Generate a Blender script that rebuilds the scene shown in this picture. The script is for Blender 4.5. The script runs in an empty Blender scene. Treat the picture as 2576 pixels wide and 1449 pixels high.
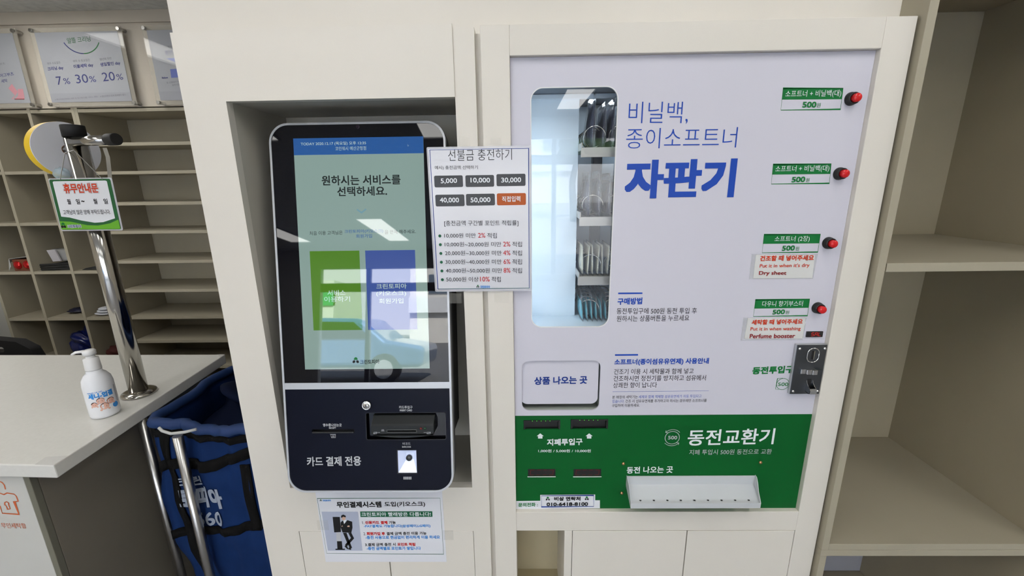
import bpy, bmesh, math, random
import numpy as np
from mathutils import Matrix, Vector
random.seed(7)
C = bpy.context.scene.collection
S = bpy.context.scene

# ------------------------------------------------------------------ camera
FPX, PITCH, ROLL, YAW = 1066.50685, .245836727, .0150119973, -.0168680062
CAM = np.array([0., -.9, 1.55])
def ray(px, py):
    x = (px-1288)/FPX; y = (py-724.5)/FPX
    c, s = math.cos(ROLL), math.sin(ROLL); x, y = c*x-s*y, s*x+c*y
    fw = math.cos(PITCH)-math.sin(PITCH)*y; dn = math.sin(PITCH)+math.cos(PITCH)*y
    c, s = math.cos(YAW), math.sin(YAW)
    return np.array([c*x+s*fw, -s*x+c*fw, -dn])
def P(px, py, Y):
    """point of the real plane y = Y seen at a pixel of the photograph"""
    r = ray(px, py); t = (Y-CAM[1])/r[1]; v = CAM+r*t
    return Vector((float(v[0]), Y, float(v[2])))
cd = bpy.data.cameras.new('camera'); cam = bpy.data.objects.new('camera', cd); C.objects.link(cam)
cd.sensor_width = 36; cd.lens = FPX/2576*36; cd.clip_start = .01; cd.clip_end = 300
f0 = ray(1288, 724.5); rt = ray(1288+FPX, 724.5)-f0; up = f0-ray(1288, 724.5+FPX)
m = Matrix.Identity(4)
for i in range(3):
    m[i][0] = rt[i]; m[i][1] = up[i]; m[i][2] = -f0[i]; m[i][3] = CAM[i]
cam.matrix_world = m
S.camera = cam

# ------------------------------------------------------------------ world, sun, exposure
S.view_settings.view_transform = 'Standard'; S.view_settings.look = 'None'
S.view_settings.gamma = 1; S.view_settings.use_curve_mapping = False
S.view_settings.exposure = -0.25
S.cycles.max_bounces = 8; S.cycles.diffuse_bounces = 4; S.cycles.glossy_bounces = 4
S.cycles.transmission_bounces = 8; S.cycles.transparent_max_bounces = 12
S.cycles.caustics_reflective = False; S.cycles.caustics_refractive = False
S.cycles.sample_clamp_indirect = 6
W = bpy.data.worlds.new('sky'); S.world = W; W.use_nodes = True
nt = W.node_tree; bg = nt.nodes['Background']
tc = nt.nodes.new('ShaderNodeTexCoord'); sx = nt.nodes.new('ShaderNodeSeparateXYZ')
cr = nt.nodes.new('ShaderNodeValToRGB')
nt.links.new(tc.outputs['Generated'], sx.inputs[0]); nt.links.new(sx.outputs['Z'], cr.inputs[0])
cr.color_ramp.elements[0].color = (.97, .98, 1, 1); cr.color_ramp.elements[0].position = .0
cr.color_ramp.elements[1].color = (.5, .66, .95, 1); cr.color_ramp.elements[1].position = .7
nt.links.new(cr.outputs[0], bg.inputs[0]); bg.inputs[1].default_value = 10.5
sd = bpy.data.lights.new('sun', 'SUN'); sd.energy = 60; sd.angle = .01; sd.color = (1, .95, .87)
sun = bpy.data.objects.new('sun', sd); C.objects.link(sun); sun.rotation_euler = (math.radians(-48), 0, math.radians(-25))
PANEL_W = 1.0           # strength of one ceiling panel's area lamp
LIGHTS = [(-3.10, -4.35), (-1.69, -4.35), (-.46, -4.35), (.655, -4.35),
          (-3.10, -1.06), (-1.69, -1.06), (-.46, -1.06), (.655, -1.06), (1.95, -1.06), (-2.45, .62)]  # last entry: unseen panel added to brighten the counter and bulkhead
CEIL = 2.46

# ------------------------------------------------------------------ materials
MATS = {}
def mat(name, col, rough=.5, metal=0., spec=.5, emit=None, es=0., trans=0., alpha=1., coat=0., ior=1.45, bump=0., bscale=60., var=0., vscale=8., sheen=0.):
    if name in MATS: return MATS[name]
    m = bpy.data.materials.new(name); m.use_nodes = True
    n = m.node_tree.nodes; l = m.node_tree.links; b = n['Principled BSDF']
    b.inputs['Base Color'].default_value = (*col, 1); b.inputs['Roughness'].default_value = rough
    b.inputs['Metallic'].default_value = metal; b.inputs['Specular IOR Level'].default_value = spec
    b.inputs['IOR'].default_value = ior
    b.inputs['Transmission Weight'].default_value = trans; b.inputs['Alpha'].default_value = alpha
    b.inputs['Coat Weight'].default_value = coat; b.inputs['Coat Roughness'].default_value = .02
    b.inputs['Sheen Weight'].default_value = sheen
    if emit: b.inputs['Emission Color'].default_value = (*emit, 1); b.inputs['Emission Strength'].default_value = es
    if bump or var:
        t = n.new('ShaderNodeTexCoord')
    if bump:
        z = n.new('ShaderNodeTexNoise'); z.inputs['Scale'].default_value = bscale; z.inputs['Detail'].default_value = 4
        bp = n.new('ShaderNodeBump'); bp.inputs['Strength'].default_value = bump; bp.inputs['Distance'].default_value = .002
        l.new(t.outputs['Object'], z.inputs['Vector']); l.new(z.outputs['Fac'], bp.inputs['Height']); l.new(bp.outputs[0], b.inputs['Normal'])
    if var:
        z = n.new('ShaderNodeTexNoise'); z.inputs['Scale'].default_value = vscale; z.inputs['Detail'].default_value = 5
        r = n.new('ShaderNodeMapRange'); r.inputs['From Min'].default_value = .3; r.inputs['From Max'].default_value = .7
        r.inputs['To Min'].default_value = 1-var; r.inputs['To Max'].default_value = 1+var
        mx = n.new('ShaderNodeVectorMath'); mx.operation = 'SCALE'; mx.inputs[0].default_value = col
        l.new(t.outputs['Object'], z.inputs['Vector']); l.new(z.outputs['Fac'], r.inputs['Value'])
        l.new(r.outputs[0], mx.inputs['Scale']); l.new(mx.outputs[0], b.inputs['Base Color'])
    MATS[name] = m; return m
def thin(name, f0=.04, rough=.0, haze=0., hazecol=(.8, .8, .8), bump=0., bscale=40.):
    """thin clear sheet: see-through, mirrors by its own angle, with a little milky haze"""
    m = bpy.data.materials.new(name); m.use_nodes = True; n = m.node_tree.nodes; l = m.node_tree.links; n.clear()
    out = n.new('ShaderNodeOutputMaterial'); tr = n.new('ShaderNodeBsdfTransparent'); gl = n.new('ShaderNodeBsdfGlossy'); gl.inputs['Roughness'].default_value = rough
    lw = n.new('ShaderNodeLayerWeight'); pw = n.new('ShaderNodeMath'); pw.operation = 'POWER'; pw.inputs[1].default_value = 5
    mr = n.new('ShaderNodeMapRange'); mr.inputs['To Min'].default_value = f0; mr.inputs['To Max'].default_value = .9
    mx = n.new('ShaderNodeMixShader'); base = tr
    l.new(lw.outputs['Facing'], pw.inputs[0]); l.new(pw.outputs[0], mr.inputs['Value']); l.new(mr.outputs[0], mx.inputs[0])
    if haze:
        d = n.new('ShaderNodeBsdfDiffuse'); d.inputs['Color'].default_value = (*hazecol, 1); m2 = n.new('ShaderNodeMixShader'); m2.inputs[0].default_value = haze
        l.new(tr.outputs[0], m2.inputs[1]); l.new(d.outputs[0], m2.inputs[2]); base = m2
    if bump:
        t = n.new('ShaderNodeTexCoord'); z = n.new('ShaderNodeTexNoise'); z.inputs['Scale'].default_value = bscale; bp = n.new('ShaderNodeBump'); bp.inputs['Strength'].default_value = bump; bp.inputs['Distance'].default_value = .002
        l.new(t.outputs['Object'], z.inputs['Vector']); l.new(z.outputs['Fac'], bp.inputs['Height']); l.new(bp.outputs[0], gl.inputs['Normal'])
    l.new(base.outputs[0], mx.inputs[1]); l.new(gl.outputs[0], mx.inputs[2]); l.new(mx.outputs[0], out.inputs[0])
    MATS[name] = m; return m
def ink(name, r, g, b, es=0.):
    c = tuple(((v/255)/12.92 if v/255 <= .04045 else ((v/255+.055)/1.055)**2.4) for v in (r, g, b))
    return mat('ink_'+name, c, .45, spec=.3, emit=c if es else None, es=es)
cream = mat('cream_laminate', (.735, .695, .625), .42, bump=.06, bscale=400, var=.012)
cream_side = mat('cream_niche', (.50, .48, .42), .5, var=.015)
beige = mat('beige_laminate', (.375, .34, .258), .45, bump=.08, bscale=300, var=.02)
beige_in = mat('beige_board', (.34, .295, .21), .5, bump=.08, bscale=300, var=.02)
wallm = mat('wall_paint', (.56, .505, .42), .6, bump=.1, bscale=200, var=.02)
white_wall = mat('white_wall', (.6, .6, .57), .6, var=.02)
ceilm = mat('ceiling_gypsum', (.76, .76, .73), .9, bump=.6, bscale=35, var=.10, vscale=28)
floorm = mat('floor_tile', (.26, .26, .27), .35, var=.06, vscale=4)
vwhite = mat('vending_white', (.635, .622, .70), .35, spec=.4, var=.006)
vgreen = mat('vending_green', (.002, .095, .018), .35, spec=.22, var=.03)
counter_top = mat('counter_stone', (.71, .70, .66), .22, var=.02, vscale=90)
counter_side = mat('counter_board', (.20, .18, .145), .5, var=.03)
white_panel = mat('white_board', (.58, .575, .54), .5, var=.015)
steel = mat('stainless', (.52, .50, .46), .12, 1., var=.03)
satin = mat('brushed_steel', (.45, .44, .42), .28, 1.)
dark_steel = mat('dark_steel', (.13, .14, .155), .3, 1., var=.08, vscale=12)
chrome = mat('chrome', (.8, .8, .8), .06, 1.)
blackp = mat('black_plastic', (.012, .012, .013), .4)
black_rubber = mat('black_rubber', (.01, .01, .01), .6)
kblack = mat('kiosk_black', (.006, .007, .014), .2, spec=.10)
kglass = mat('kiosk_glass_black', (.003, .003, .005), .015, spec=.3, ior=1.6)
silver = mat('silver_trim', (.50, .51, .53), .42, .5, spec=.3)
kgrey = mat('kiosk_body_grey', (.06, .06, .065), .4)
whitep = mat('white_plastic', (.78, .78, .78), .3)
powder = mat('white_powdercoat', (.56, .58, .60), .4, var=.03)
paper = mat('white_paper', (.74, .75, .80), .6)
lam = mat('laminated_sheet', (.66, .66, .70), .12, spec=.6, bump=.25, bscale=28)
lam_edge = mat('laminate_film', (.8, .8, .85), .1, spec=.6, alpha=.45)
acrylic = thin('clear_acrylic', .012, .02, .03, (.8, .78, .7))
corner_film = mat('corner_film', (.8, .8, .82), .12, alpha=.15, spec=.8, bump=.6, bscale=40)
tape_faint = mat('faint_tape', (.8, .79, .72), .2, alpha=.06, spec=.3)
tape = mat('clear_tape', (.75, .75, .78), .15, alpha=.35, spec=.7)
film = thin('clear_film', .05, .10, .07, (.75, .82, .9), .6, 60)
glassm = thin('window_glass', .03, .0)
redp = mat('red_plastic', (.62, .012, .015), .25)
bluebag = mat('navy_fabric', (.004, .019, .085), .8, spec=.15, bump=.5, bscale=25, var=.15)
bagdark = mat('dark_navy_cloth', (.003, .006, .022), .85, spec=.1, bump=.6, bscale=20)
strap = mat('black_webbing', (.005, .005, .005), .85, spec=.12, bump=.4, bscale=300)
def screen_mat(name, col, es=1.):
    return mat(name, tuple(c*.15 for c in col), .02, spec=.6, ior=1.6, emit=col, es=es)

# ------------------------------------------------------------------ mesh helpers
def link(o, parent=None):
    C.objects.link(o)
    if parent is not None:
        o.parent = parent
        M = Matrix.Identity(4); q = parent
        o.matrix_parent_inverse = (parent['_mw'] and Matrix(np.array(parent['_mw']).reshape(4, 4).tolist())).inverted() if '_mw' in parent else M
    return o
def thing(name, label, cat, loc=(0, 0, 0), group=None):
    o = bpy.data.objects.new(name, None); C.objects.link(o); o.empty_display_size = .05
    o.location = loc; o['label'] = label; o['category'] = cat
    if group: o['group'] = group
    LOC[o.name] = Vector(loc)
    return o
LOC = {}
def world_loc(o):
    return LOC.get(o.name, Vector((0, 0, 0)))
class MB:
    def __init__(s): s.v = []; s.f = []; s.sm = []
    def add(s, vs, fs, M=None, smooth=False):
        b = len(s.v)
        for p in vs:
            p = Vector(p); s.v.append(tuple(M @ p) if M else tuple(p))
        for f in fs: s.f.append([b+i for i in f]); s.sm.append(smooth)
        return s
    def box(s, x0, x1, y0, y1, z0, z1, M=None):
        vs = [(x, y, z) for x in (x0, x1) for y in (y0, y1) for z in (z0, z1)]
        return s.add(vs, [(0, 1, 3, 2), (4, 6, 7, 5), (0, 4, 5, 1), (2, 3, 7, 6), (0, 2, 6, 4), (1, 5, 7, 3)], M)
    def prism(s, pts, d, M=None, smooth=False):
        """pts: list of 3-vectors, extruded by vector d"""
        n = len(pts); d = Vector(d)
        vs = [Vector(p) for p in pts]+[Vector(p)+d for p in pts]
        s.add(vs, [list(range(n))[::-1], list(range(n, 2*n))], M)
        return s.add(vs, [(i, (i+1) % n, n+(i+1) % n, n+i) for i in range(n)], M, smooth)
    def tube(s, pts, r, seg=16, M=None, caps=True, r2=None):
        pts = [Vector(p) for p in pts]; vs = []; fs = []; prev = None
        for i, p in enumerate(pts):
            t = (pts[min(i+1, len(pts)-1)]-pts[max(i-1, 0)]).normalized()
            if prev is None:
                a = Vector((0, 0, 1)) if abs(t.z) < .9 else Vector((1, 0, 0)); u = t.cross(a).normalized()
            else: u = (prev-t*prev.dot(t)).normalized()
            prev = u; w = t.cross(u); rr = r if r2 is None else r+(r2-r)*i/(len(pts)-1)
            for k in range(seg):
                an = 2*math.pi*k/seg; vs.append(p+(u*math.cos(an)+w*math.sin(an))*rr)
        for i in range(len(pts)-1):
            for k in range(seg): fs.append((i*seg+k, i*seg+(k+1) % seg, (i+1)*seg+(k+1) % seg, (i+1)*seg+k))
        s.add(vs, fs, M, True)
        if caps:
            s.add(vs[:seg], [list(range(seg))[::-1]], M); s.add(vs[-seg:], [list(range(seg))], M)
        return s
    def lathe(s, prof, M=None, seg=32, smooth=True):
        """prof: (r, z) list, around z"""
        vs = []; fs = []; n = len(prof)
        for r, z in prof:
            for k in range(seg):
                a = 2*math.pi*k/seg; vs.append((r*math.cos(a), r*math.sin(a), z))
        for i in range(n-1):
            for k in range(seg): fs.append((i*seg+k, i*seg+(k+1) % seg, (i+1)*seg+(k+1) % seg, (i+1)*seg+k))
        s.add(vs, fs, M, smooth)
        if prof[0][0] > 1e-6: s.add(vs[:seg], [list(range(seg))[::-1]], M)
        if prof[-1][0] > 1e-6: s.add(vs[-seg:], [list(range(seg))], M)
        return s
    def ell(s, c, r, M=None, seg=16, rings=10, fn=None):
        vs = []; fs = []
        for i in range(rings+1):
            th = math.pi*i/rings
            for k in range(seg):
                a = 2*math.pi*k/seg
                p = Vector((math.sin(th)*math.cos(a), math.sin(th)*math.sin(a), math.cos(th)))
                if fn: p = p*fn(p)
                vs.append((c[0]+p.x*r[0], c[1]+p.y*r[1], c[2]+p.z*r[2]))
        for i in range(rings):
            for k in range(seg): fs.append((i*seg+k, (i+1)*seg+k, (i+1)*seg+(k+1) % seg, i*seg+(k+1) % seg))
        return s.add(vs, fs, M, True)
    def build(s, name, m, parent=None, bevel=0., label=None, kind=None, sub=0, bseg=2):
        me = bpy.data.meshes.new(name); me.from_pydata(s.v, [], s.f); me.update()
        me.polygons.foreach_set('use_smooth', s.sm)
        bm = bmesh.new(); bm.from_mesh(me); bmesh.ops.remove_doubles(bm, verts=bm.verts, dist=1e-6)
        bmesh.ops.recalc_face_normals(bm, faces=bm.faces); bm.to_mesh(me); bm.free()
        return finish(name, me, m, parent, bevel, label, kind, sub, bseg)
def finish(name, me, m, parent=None, bevel=0., label=None, kind=None, sub=0, bseg=2):
    me.materials.clear()
    me.materials.append(m); o = bpy.data.objects.new(name, me); C.objects.link(o)
    if parent is not None:
        o.parent = parent; o.matrix_parent_inverse = Matrix.Translation(-world_loc(parent))
    LOC[o.name] = Vector((0, 0, 0))
    if bevel:
        md = o.modifiers.new('bevel', 'BEVEL'); md.width = bevel; md.segments = bseg; md.limit_method = 'ANGLE'; md.angle_limit = .6
        md.harden_normals = False
    if sub:
        md = o.modifiers.new('sub', 'SUBSURF'); md.levels = md.render_levels = sub
    if label: o['label'] = label
    if kind: o['kind'] = kind
    return o
def box(name, m, x0, x1, y0, y1, z0, z1, parent=None, bevel=.0008, label=None, kind=None):
    return MB().box(x0, x1, y0, y1, z0, z1).build(name, m, parent, bevel, label, kind)
def tag(o, label, cat, group=None):
    o['label'] = label; o['category'] = cat
    if group: o['group'] = group
    return o
class Pl:
    """a flat frame in the room: u to the right, v up, w outwards"""
    def __init__(s, o, eu, ev):
        s.o = Vector(o); s.eu = Vector(eu).normalized(); s.ev = Vector(ev); s.ev = (s.ev-s.eu*s.ev.dot(s.eu)).normalized()
        s.n = s.eu.cross(s.ev)
        s.M = Matrix(((s.eu.x, s.ev.x, s.n.x, s.o.x), (s.eu.y, s.ev.y, s.n.y, s.o.y), (s.eu.z, s.ev.z, s.n.z, s.o.z), (0, 0, 0, 1)))
    def uv(s, px, py, w=0.):
        r = Vector(ray(px, py).tolist()); c = Vector(CAM.tolist()); o = s.o+s.n*w
        p = c+r*((o-c).dot(s.n)/r.dot(s.n))-s.o
        return p.dot(s.eu), p.dot(s.ev)
    def at(s, u, v, w=0.): return s.o+s.eu*u+s.ev*v+s.n*w
def front(Y): return Pl((0, Y, 0), (1, 0, 0), (0, 0, 1))
def rrect(u0, u1, v0, v1, r, n=8):
    o = []
    for cx, cy, a in ((u1-r, v1-r, 0), (u0+r, v1-r, 90), (u0+r, v0+r, 180), (u1-r, v0+r, 270)):
        for i in range(n+1):
            t = math.radians(a+90*i/n); o.append((cx+r*math.cos(t), cy+r*math.sin(t)))
    return o
def circ(cx, cy, r, n=24): return [(cx+r*math.cos(2*math.pi*i/n), cy+r*math.sin(2*math.pi*i/n)) for i in range(n)]
def plate_mesh(loops, depth, pl, w0):
    """2D outline with holes, front face at w0, thickness depth behind it"""
    cu = bpy.data.curves.new('c', 'CURVE'); cu.dimensions = '2D'; cu.fill_mode = 'BOTH'; cu.extrude = depth/2
    for L in loops:
        sp = cu.splines.new('POLY'); sp.points.add(len(L)-1); sp.use_cyclic_u = True
        for i, (a, b) in enumerate(L): sp.points[i].co = (a, b, 0, 1)
    o = bpy.data.objects.new('t', cu); me = bpy.data.meshes.new_from_object(o)
    me.transform(pl.M @ Matrix.Translation((0, 0, w0-depth/2)))
    bpy.data.objects.remove(o); bpy.data.curves.remove(cu)
    return me
def plate(name, loops, depth, pl, w0, m, parent=None, bevel=0., label=None):
    return finish(name, plate_mesh(loops, depth, pl, w0), m, parent, bevel, label)
TCU = bpy.data.curves.new('f', 'FONT'); TCU.resolution_u = 3; TOB = bpy.data.objects.new('t', TCU); TCACHE = {}
def text_mesh(s, bold=0., shear=0.):
    """flat glyph outlines; a bold face is the outline laid over itself in a small ring of shifts"""
    if (s, bold < 0) not in TCACHE:
        TCU.body = s; TCU.offset = min(0, bold); me = bpy.data.meshes.new_from_object(TOB)
        co = np.empty(len(me.vertices)*3); me.vertices.foreach_get('co', co)
        TCACHE[(s, bold < 0)] = (co.reshape(-1, 3)[:, :2].copy(), [tuple(p.vertices) for p in me.polygons]); bpy.data.meshes.remove(me)
    co, fs = TCACHE[(s, bold < 0)]
    global LAY
    LAY = np.zeros(len(co))
    if bold <= 0: return co, fs
    n = len(co); k = 32 if bold > .0375 and n < 400 and bold < .0385 else 8 if bold > .02 else 4
    dirs = ((1, 1), (1, -1), (-1, 1), (-1, -1), (1, 0), (-1, 0), (0, 1), (0, -1)) if k < 32 else [(a, b) for a in (-1, -.75, -.5, -.25, 0, .25, .5, .75, 1) for b in (-1, -.75, -.5, -.25, 0, .25, .5, .75, 1) if max(abs(a), abs(b)) == 1]
    cs = [co+np.array(d)*bold for d in dirs[:k]]
    LAY = np.repeat(np.arange(k+1)*(.00002 if k < 32 else .000006), n)
    return np.concatenate(cs+[co]), [tuple(v+n*i for v in f) for i in range(k+1) for f in fs]
class Print:
    """flat printing on a plane; one mesh per ink"""
    def __init__(s, pl, w=.0003): s.pl = pl; s.w = w; s.d = {}; s.c = 0
    def _add(s, m, pts, fs, k, key=None, lay=None):
        b = s.d.setdefault(key or m.name, (m, [], [])); n = len(b[1])
        for i, (u, v) in enumerate(pts): b[1].append(tuple(s.pl.at(u, v, s.w*(1+k)+(lay[i] if lay is not None else 0))))
        b[2].extend([tuple(n+i for i in f) for f in fs])
    def t(s, txt, m, bl, br, h, bold=0., k=1, shear=0.):
        co, fs = text_mesh(txt, bold, shear)
        if not len(co): return
        lo = co.min(0); hi = co.max(0); q = (co-lo)/np.maximum(hi-lo, 1e-6)
        a = s.pl.uv(*bl); b = s.pl.uv(*br); c = s.pl.uv(bl[0], bl[1]-h)
        hh = c[1]-a[1]
        s._add(m, [(a[0]+(b[0]-a[0])*x, a[1]+(b[1]-a[1])*x+hh*y) for x, y in q], fs, k, s.key(txt), LAY)
    def key(s, t): s.c += 1; return 'T%d' % s.c
    def q(s, m, *pts, k=0):
        s._add(m, [s.pl.uv(*p) for p in pts], [tuple(range(len(pts)))], k)
    def uvpoly(s, m, pts, k=0): s._add(m, pts, [tuple(range(len(pts)))], k)
    def line(s, m, pts, wid, k=0, closed=False, px=True):
        if px: pts = [s.pl.uv(*p) for p in pts]
        pts = [Vector(p) for p in pts]; n = len(pts); L = []; R = []
        for i in range(n):
            a = pts[(i-1) % n] if (closed or i) else pts[i]; b = pts[(i+1) % n] if (closed or i < n-1) else pts[i]
            d = (b-a).normalized(); nn = Vector((-d.y, d.x))*wid/2
            if closed or 0 < i < n-1:
                d1 = (pts[i]-a).normalized(); c = max(.4, abs(d1.dot(d))); nn /= c
            L.append(pts[i]+nn); R.append(pts[i]-nn)
        m_ = n if closed else n-1
        s._add(m, [tuple(p) for p in L+R], [(i, (i+1) % n, n+(i+1) % n, n+i) for i in range(m_)], k)
    def frame(s, m, pts, wid, k=0): s.line(m, pts, wid, k, True)
    def flush(s, parent, name='lettering', labels=None):
        for nm, (m, vs, fs) in s.d.items():
            nm2 = name if nm[0] == 'T' or name != 'lettering' else 'printed_shape'
            me = bpy.data.meshes.new(nm2); me.from_pydata(vs, [], fs); me.update()
            o = finish(nm2, me, m, parent)
            o['label'] = m.name.replace('screen_', '').replace('ink_', '').replace('_', ' ')+' printing'
        s.d = {}

INK = dict(blue=ink('blue', 26, 70, 168), deep=ink('deep_blue', 22, 52, 130), navy=ink('navy_blue', 38, 48, 120), black=ink('black', 22, 22, 24), grey=ink('grey', 120, 120, 125),
           green=ink('green', 14, 112, 52), teal=ink('dark_green', 20, 90, 60), red=ink('red', 190, 30, 30), orange=ink('orange_red', 200, 62, 30), dred=ink('dark_red', 130, 14, 18),
           white=ink('white', 235, 238, 242), pale=ink('pale_grey', 190, 192, 196), lgreen=ink('lime_green', 96, 170, 30), dgrey=ink('dark_grey', 70, 72, 76), brown=ink('rust_orange', 176, 84, 30),
           copper=ink('copper_orange', 190, 92, 50), sky=ink('sky_blue', 60, 140, 215), pink=ink('dusty_pink', 215, 150, 160), ltblue=ink('periwinkle_blue', 90, 110, 190))

# ================================================================== ROOM
XL, XR, YF, YB = -3.9, 2.7, -5.7, 1.95
box('floor', floorm, XL-.1, XR+.1, YF, YB, -.06, 0, bevel=0, kind='structure')
box('ceiling', ceilm, XL-.1, XR+.1, YF-.1, YB+.1, CEIL, CEIL+.06, bevel=0, kind='structure')
box('wall_back', wallm, XL-.1, XR+.1, YB, YB+.1, 0, CEIL, bevel=0, kind='structure')
box('wall_left', wallm, XL-.1, XL, YF, YB, 0, CEIL, bevel=0, kind='structure')
box('wall_right', wallm, XR, XR+.1, YF, YB, 0, CEIL, bevel=0, kind='structure')
# upper bulkhead above the cubby shelves, and the pilaster left of them
box('wall_upper', wallm, XL, -.4, 1.61, YB, 1.985, CEIL, bevel=0, kind='structure')
box('wall_pilaster', white_wall, XL, -3.235, 1.5, YB, 0, 1.985, bevel=.002, kind='structure')
box('trim_1', wallm, XL, -.4, 1.600, 1.6101, 2.40, CEIL-.0005, bevel=.0015, kind='structure')
# street front behind the camera: transom window over tall glazing, two mullions
WZ0, WZ1, WZ2, WZ3 = .12, 1.66, 1.80, 2.02
wf = MB(); k_ = 1.15
wf.box(XL-.1, XR+.1, YF-.1, YF, 2.16, CEIL); wf.box(XL-.1, XR+.1, YF-.1, YF, 0, .10)
wf.box(XL-.1, -3.15, YF-.1, YF, .10, 2.16); wf.box(1.55, XR+.1, YF-.1, YF, .10, 2.16)
wf.build('wall_front', white_wall, None, 0, kind='structure')
wn = MB(); wn.box(-3.15, 1.55, YF-.07, YF-.02, 1.79, 1.93)
for x in (-2.39, -.75, .55): wn.box(x-.035, x+.035, YF-.08, YF-.01, .10, 2.16)
o_ = wn.build('window_1', dark_steel, None, .003, kind='structure')
box('window_pane', glassm, -3.15, 1.55, YF-.05, YF-.045, .10, 2.16, o_, 0)
for i, (x, y) in enumerate(LIGHTS):
    t = thing('ceiling_light', 'white ceiling panel light over the staff side of the counter' if y > 0 else ['white ceiling panel light by the street window, ', 'white ceiling panel light in the row nearer the machines, '][i > 3] + ['far left', 'left of centre', 'right of centre', 'right', 'far left', 'left of centre', 'above the kiosk', 'right', 'far right'][i], 'light', (x, y, CEIL), 'ceiling panel lights')
    plate('frame', [rrect(x-.155, x+.155, y-.635, y+.635, .003, 2), rrect(x-.142, x+.142, y-.622, y+.622, .003, 2)], .012, Pl((0, 0, CEIL-.012), (1, 0, 0), (0, 1, 0)), .0119, whitep, t)
    box('diffuser', mat('lit_diffuser', (.9, .9, .9), .5, emit=(1, .985, .95), es=9), x-.142, x+.142, y-.622, y+.622, CEIL-.006, CEIL-.001, t, 0)
    ld = bpy.data.lights.new('panel_lamp', 'AREA'); ld.shape = 'RECTANGLE'; ld.size = .28; ld.size_y = 1.24; ld.energy = PANEL_W*(5 if y > 0 else 1); ld.color = (1, .975, .93)
    lo = bpy.data.objects.new('panel_lamp', ld); C.objects.link(lo); lo.parent = t; lo.location = (0, 0, -.02)

# ================================================================== STREET outside (mirrored in the kiosk and window glass)
t = box('ground', mat('asphalt', (.18, .18, .18), .9, var=.1), -40, 40, -60, YF-.12, -.15, -.02, None, 0, kind='structure')
t = thing('white_building', 'white three storey building across the street with rows of windows', 'building', (4, -30, 0))
wb = box('wall', mat('white_render', (.8, .79, .76), .7), -8, 16, -38, -30, 0, 11, t, 0)
for r_ in range(3):
    for c_ in range(8):
        box('window', mat('far_window', (.12, .16, .22), .1), -6.6+c_*2.8, -5.2+c_*2.8, -30.05, -29.9, 3.6+r_*2.5, 5.0+r_*2.5, t, 0)
box('sign_board', mat('shop_sign', (.75, .77, .8), .5), -8, 4, -29.9, -29.6, 2.2, 3.3, t, 0)
t = thing('green_shop', 'low shop building across the street with a green fascia and white gable', 'building', (-19, -24, 0))
box('wall', mat('pale_render', (.55, .6, .55), .7), -26, -11, -30, -24, 0, 4.0, t, 0)
box('fascia', mat('green_fascia', (.02, .3, .1), .5), -26, -11, -24.2, -23.9, 2.5, 3.4, t, 0)
MB().prism([(-17, -24.3, 4), (-13, -24.3, 4), (-15, -24.3, 5.6)], (0, -4, 0)).build('gable', mat('white_render', (.8, .79, .76)), t)
t = thing('parked_car', 'pale blue car parked outside the shop window', 'car', (-4.2, -9, 0))
carp = mat('pale_blue_car_paint', (.07, .16, .34), .12, .3, coat=1.)
pr = [(-2.1, .35), (2.1, .35), (2.15, .8), (1.3, .95), (.75, 1.42), (-.9, 1.46), (-1.7, 1.0), (-2.15, .9)]
MB().prism([(-4.2+a, -8.2, b) for a, b in pr], (0, -1.65, 0)).build('body', carp, t, .12, bseg=4)
MB().prism([(-4.2+a, -8.17, b) for a, b in [(-1.4, .98), (1.0, .98), (.62, 1.34), (-.85, 1.37)]], (0, -.02, 0)).build('side_window', mat('car_glass', (.01, .012, .015), .05), t)
for a in (-1.35, 1.3):
    w_ = MB().tube([(-4.2+a, -8.15, .33), (-4.2+a, -8.38, .33)], .33, 28).build('wheel', blackp, t)
    MB().tube([(-4.2+a, -8.13, .33), (-4.2+a, -8.16, .33)], .2, 20).build('hub_cap', silver, w_)
t = thing('street_tree', 'dark leafy tree standing across the road outside', 'tree', (2.2, -16, 0))
MB().tube([(2.2, -16, 0), (2.1, -16, 1.5), (2.4, -16, 3)], .16, 10, r2=.08).build('trunk', mat('bark', (.05, .035, .025), .9), t)
tb = MB()
for i in range(26):
    a = random.uniform(0, 6.28); r_ = random.uniform(0, 1.4); q = random.uniform(.3, .75)
    tb.ell((2.3+r_*math.cos(a), -16+r_*math.sin(a), 3.4+random.uniform(-.8, 1.5)), (q, q, q*.6), seg=8, rings=5, fn=lambda p: random.uniform(.75, 1.1))
tb.build('foliage', mat('leaves', (.02, .05, .015), .9), t)

# ================================================================== KIOSK CABINET (left) and VENDING CABINET (right)
XA, XN0, XN1, XPO = -.665, -.578, -.1215, -.080
VX0, VO0, VO1, VX1 = -.069, -.013, .6925, .750
ZT, ZN1, ZN0, ZO1, ZO0, ZD = 1.841, 1.713, .814, 1.785, .7405, .684
kc = thing('kiosk_cabinet', 'tall cream cabinet with the recessed niche that holds the black payment kiosk', 'cabinet', ((XA+XPO)/2, .1, 0))
PF = front(0)
seam = P(980, 1410, 0).x
DX0, DX1 = -.5745, XN1-.0015
plate('front_board', [[(XA, 0), (XPO, 0), (XPO, ZT-.004), (XA, ZT-.004)], [(XN0, ZN0), (XN1, ZN0), (XN1, ZN1), (XN0, ZN1)], [(DX0, .03), (DX1, .03), (DX1, ZD), (DX0, ZD)]], .02, PF, 0, cream, kc, .0008)
box('side_board', cream, XA, XA+.018, .0205, .45, 0, ZT-.004, kc, 0)
box('side_board', cream, XPO-.018, XPO, .0205, .45, 0, ZT-.004, kc, 0)
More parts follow.
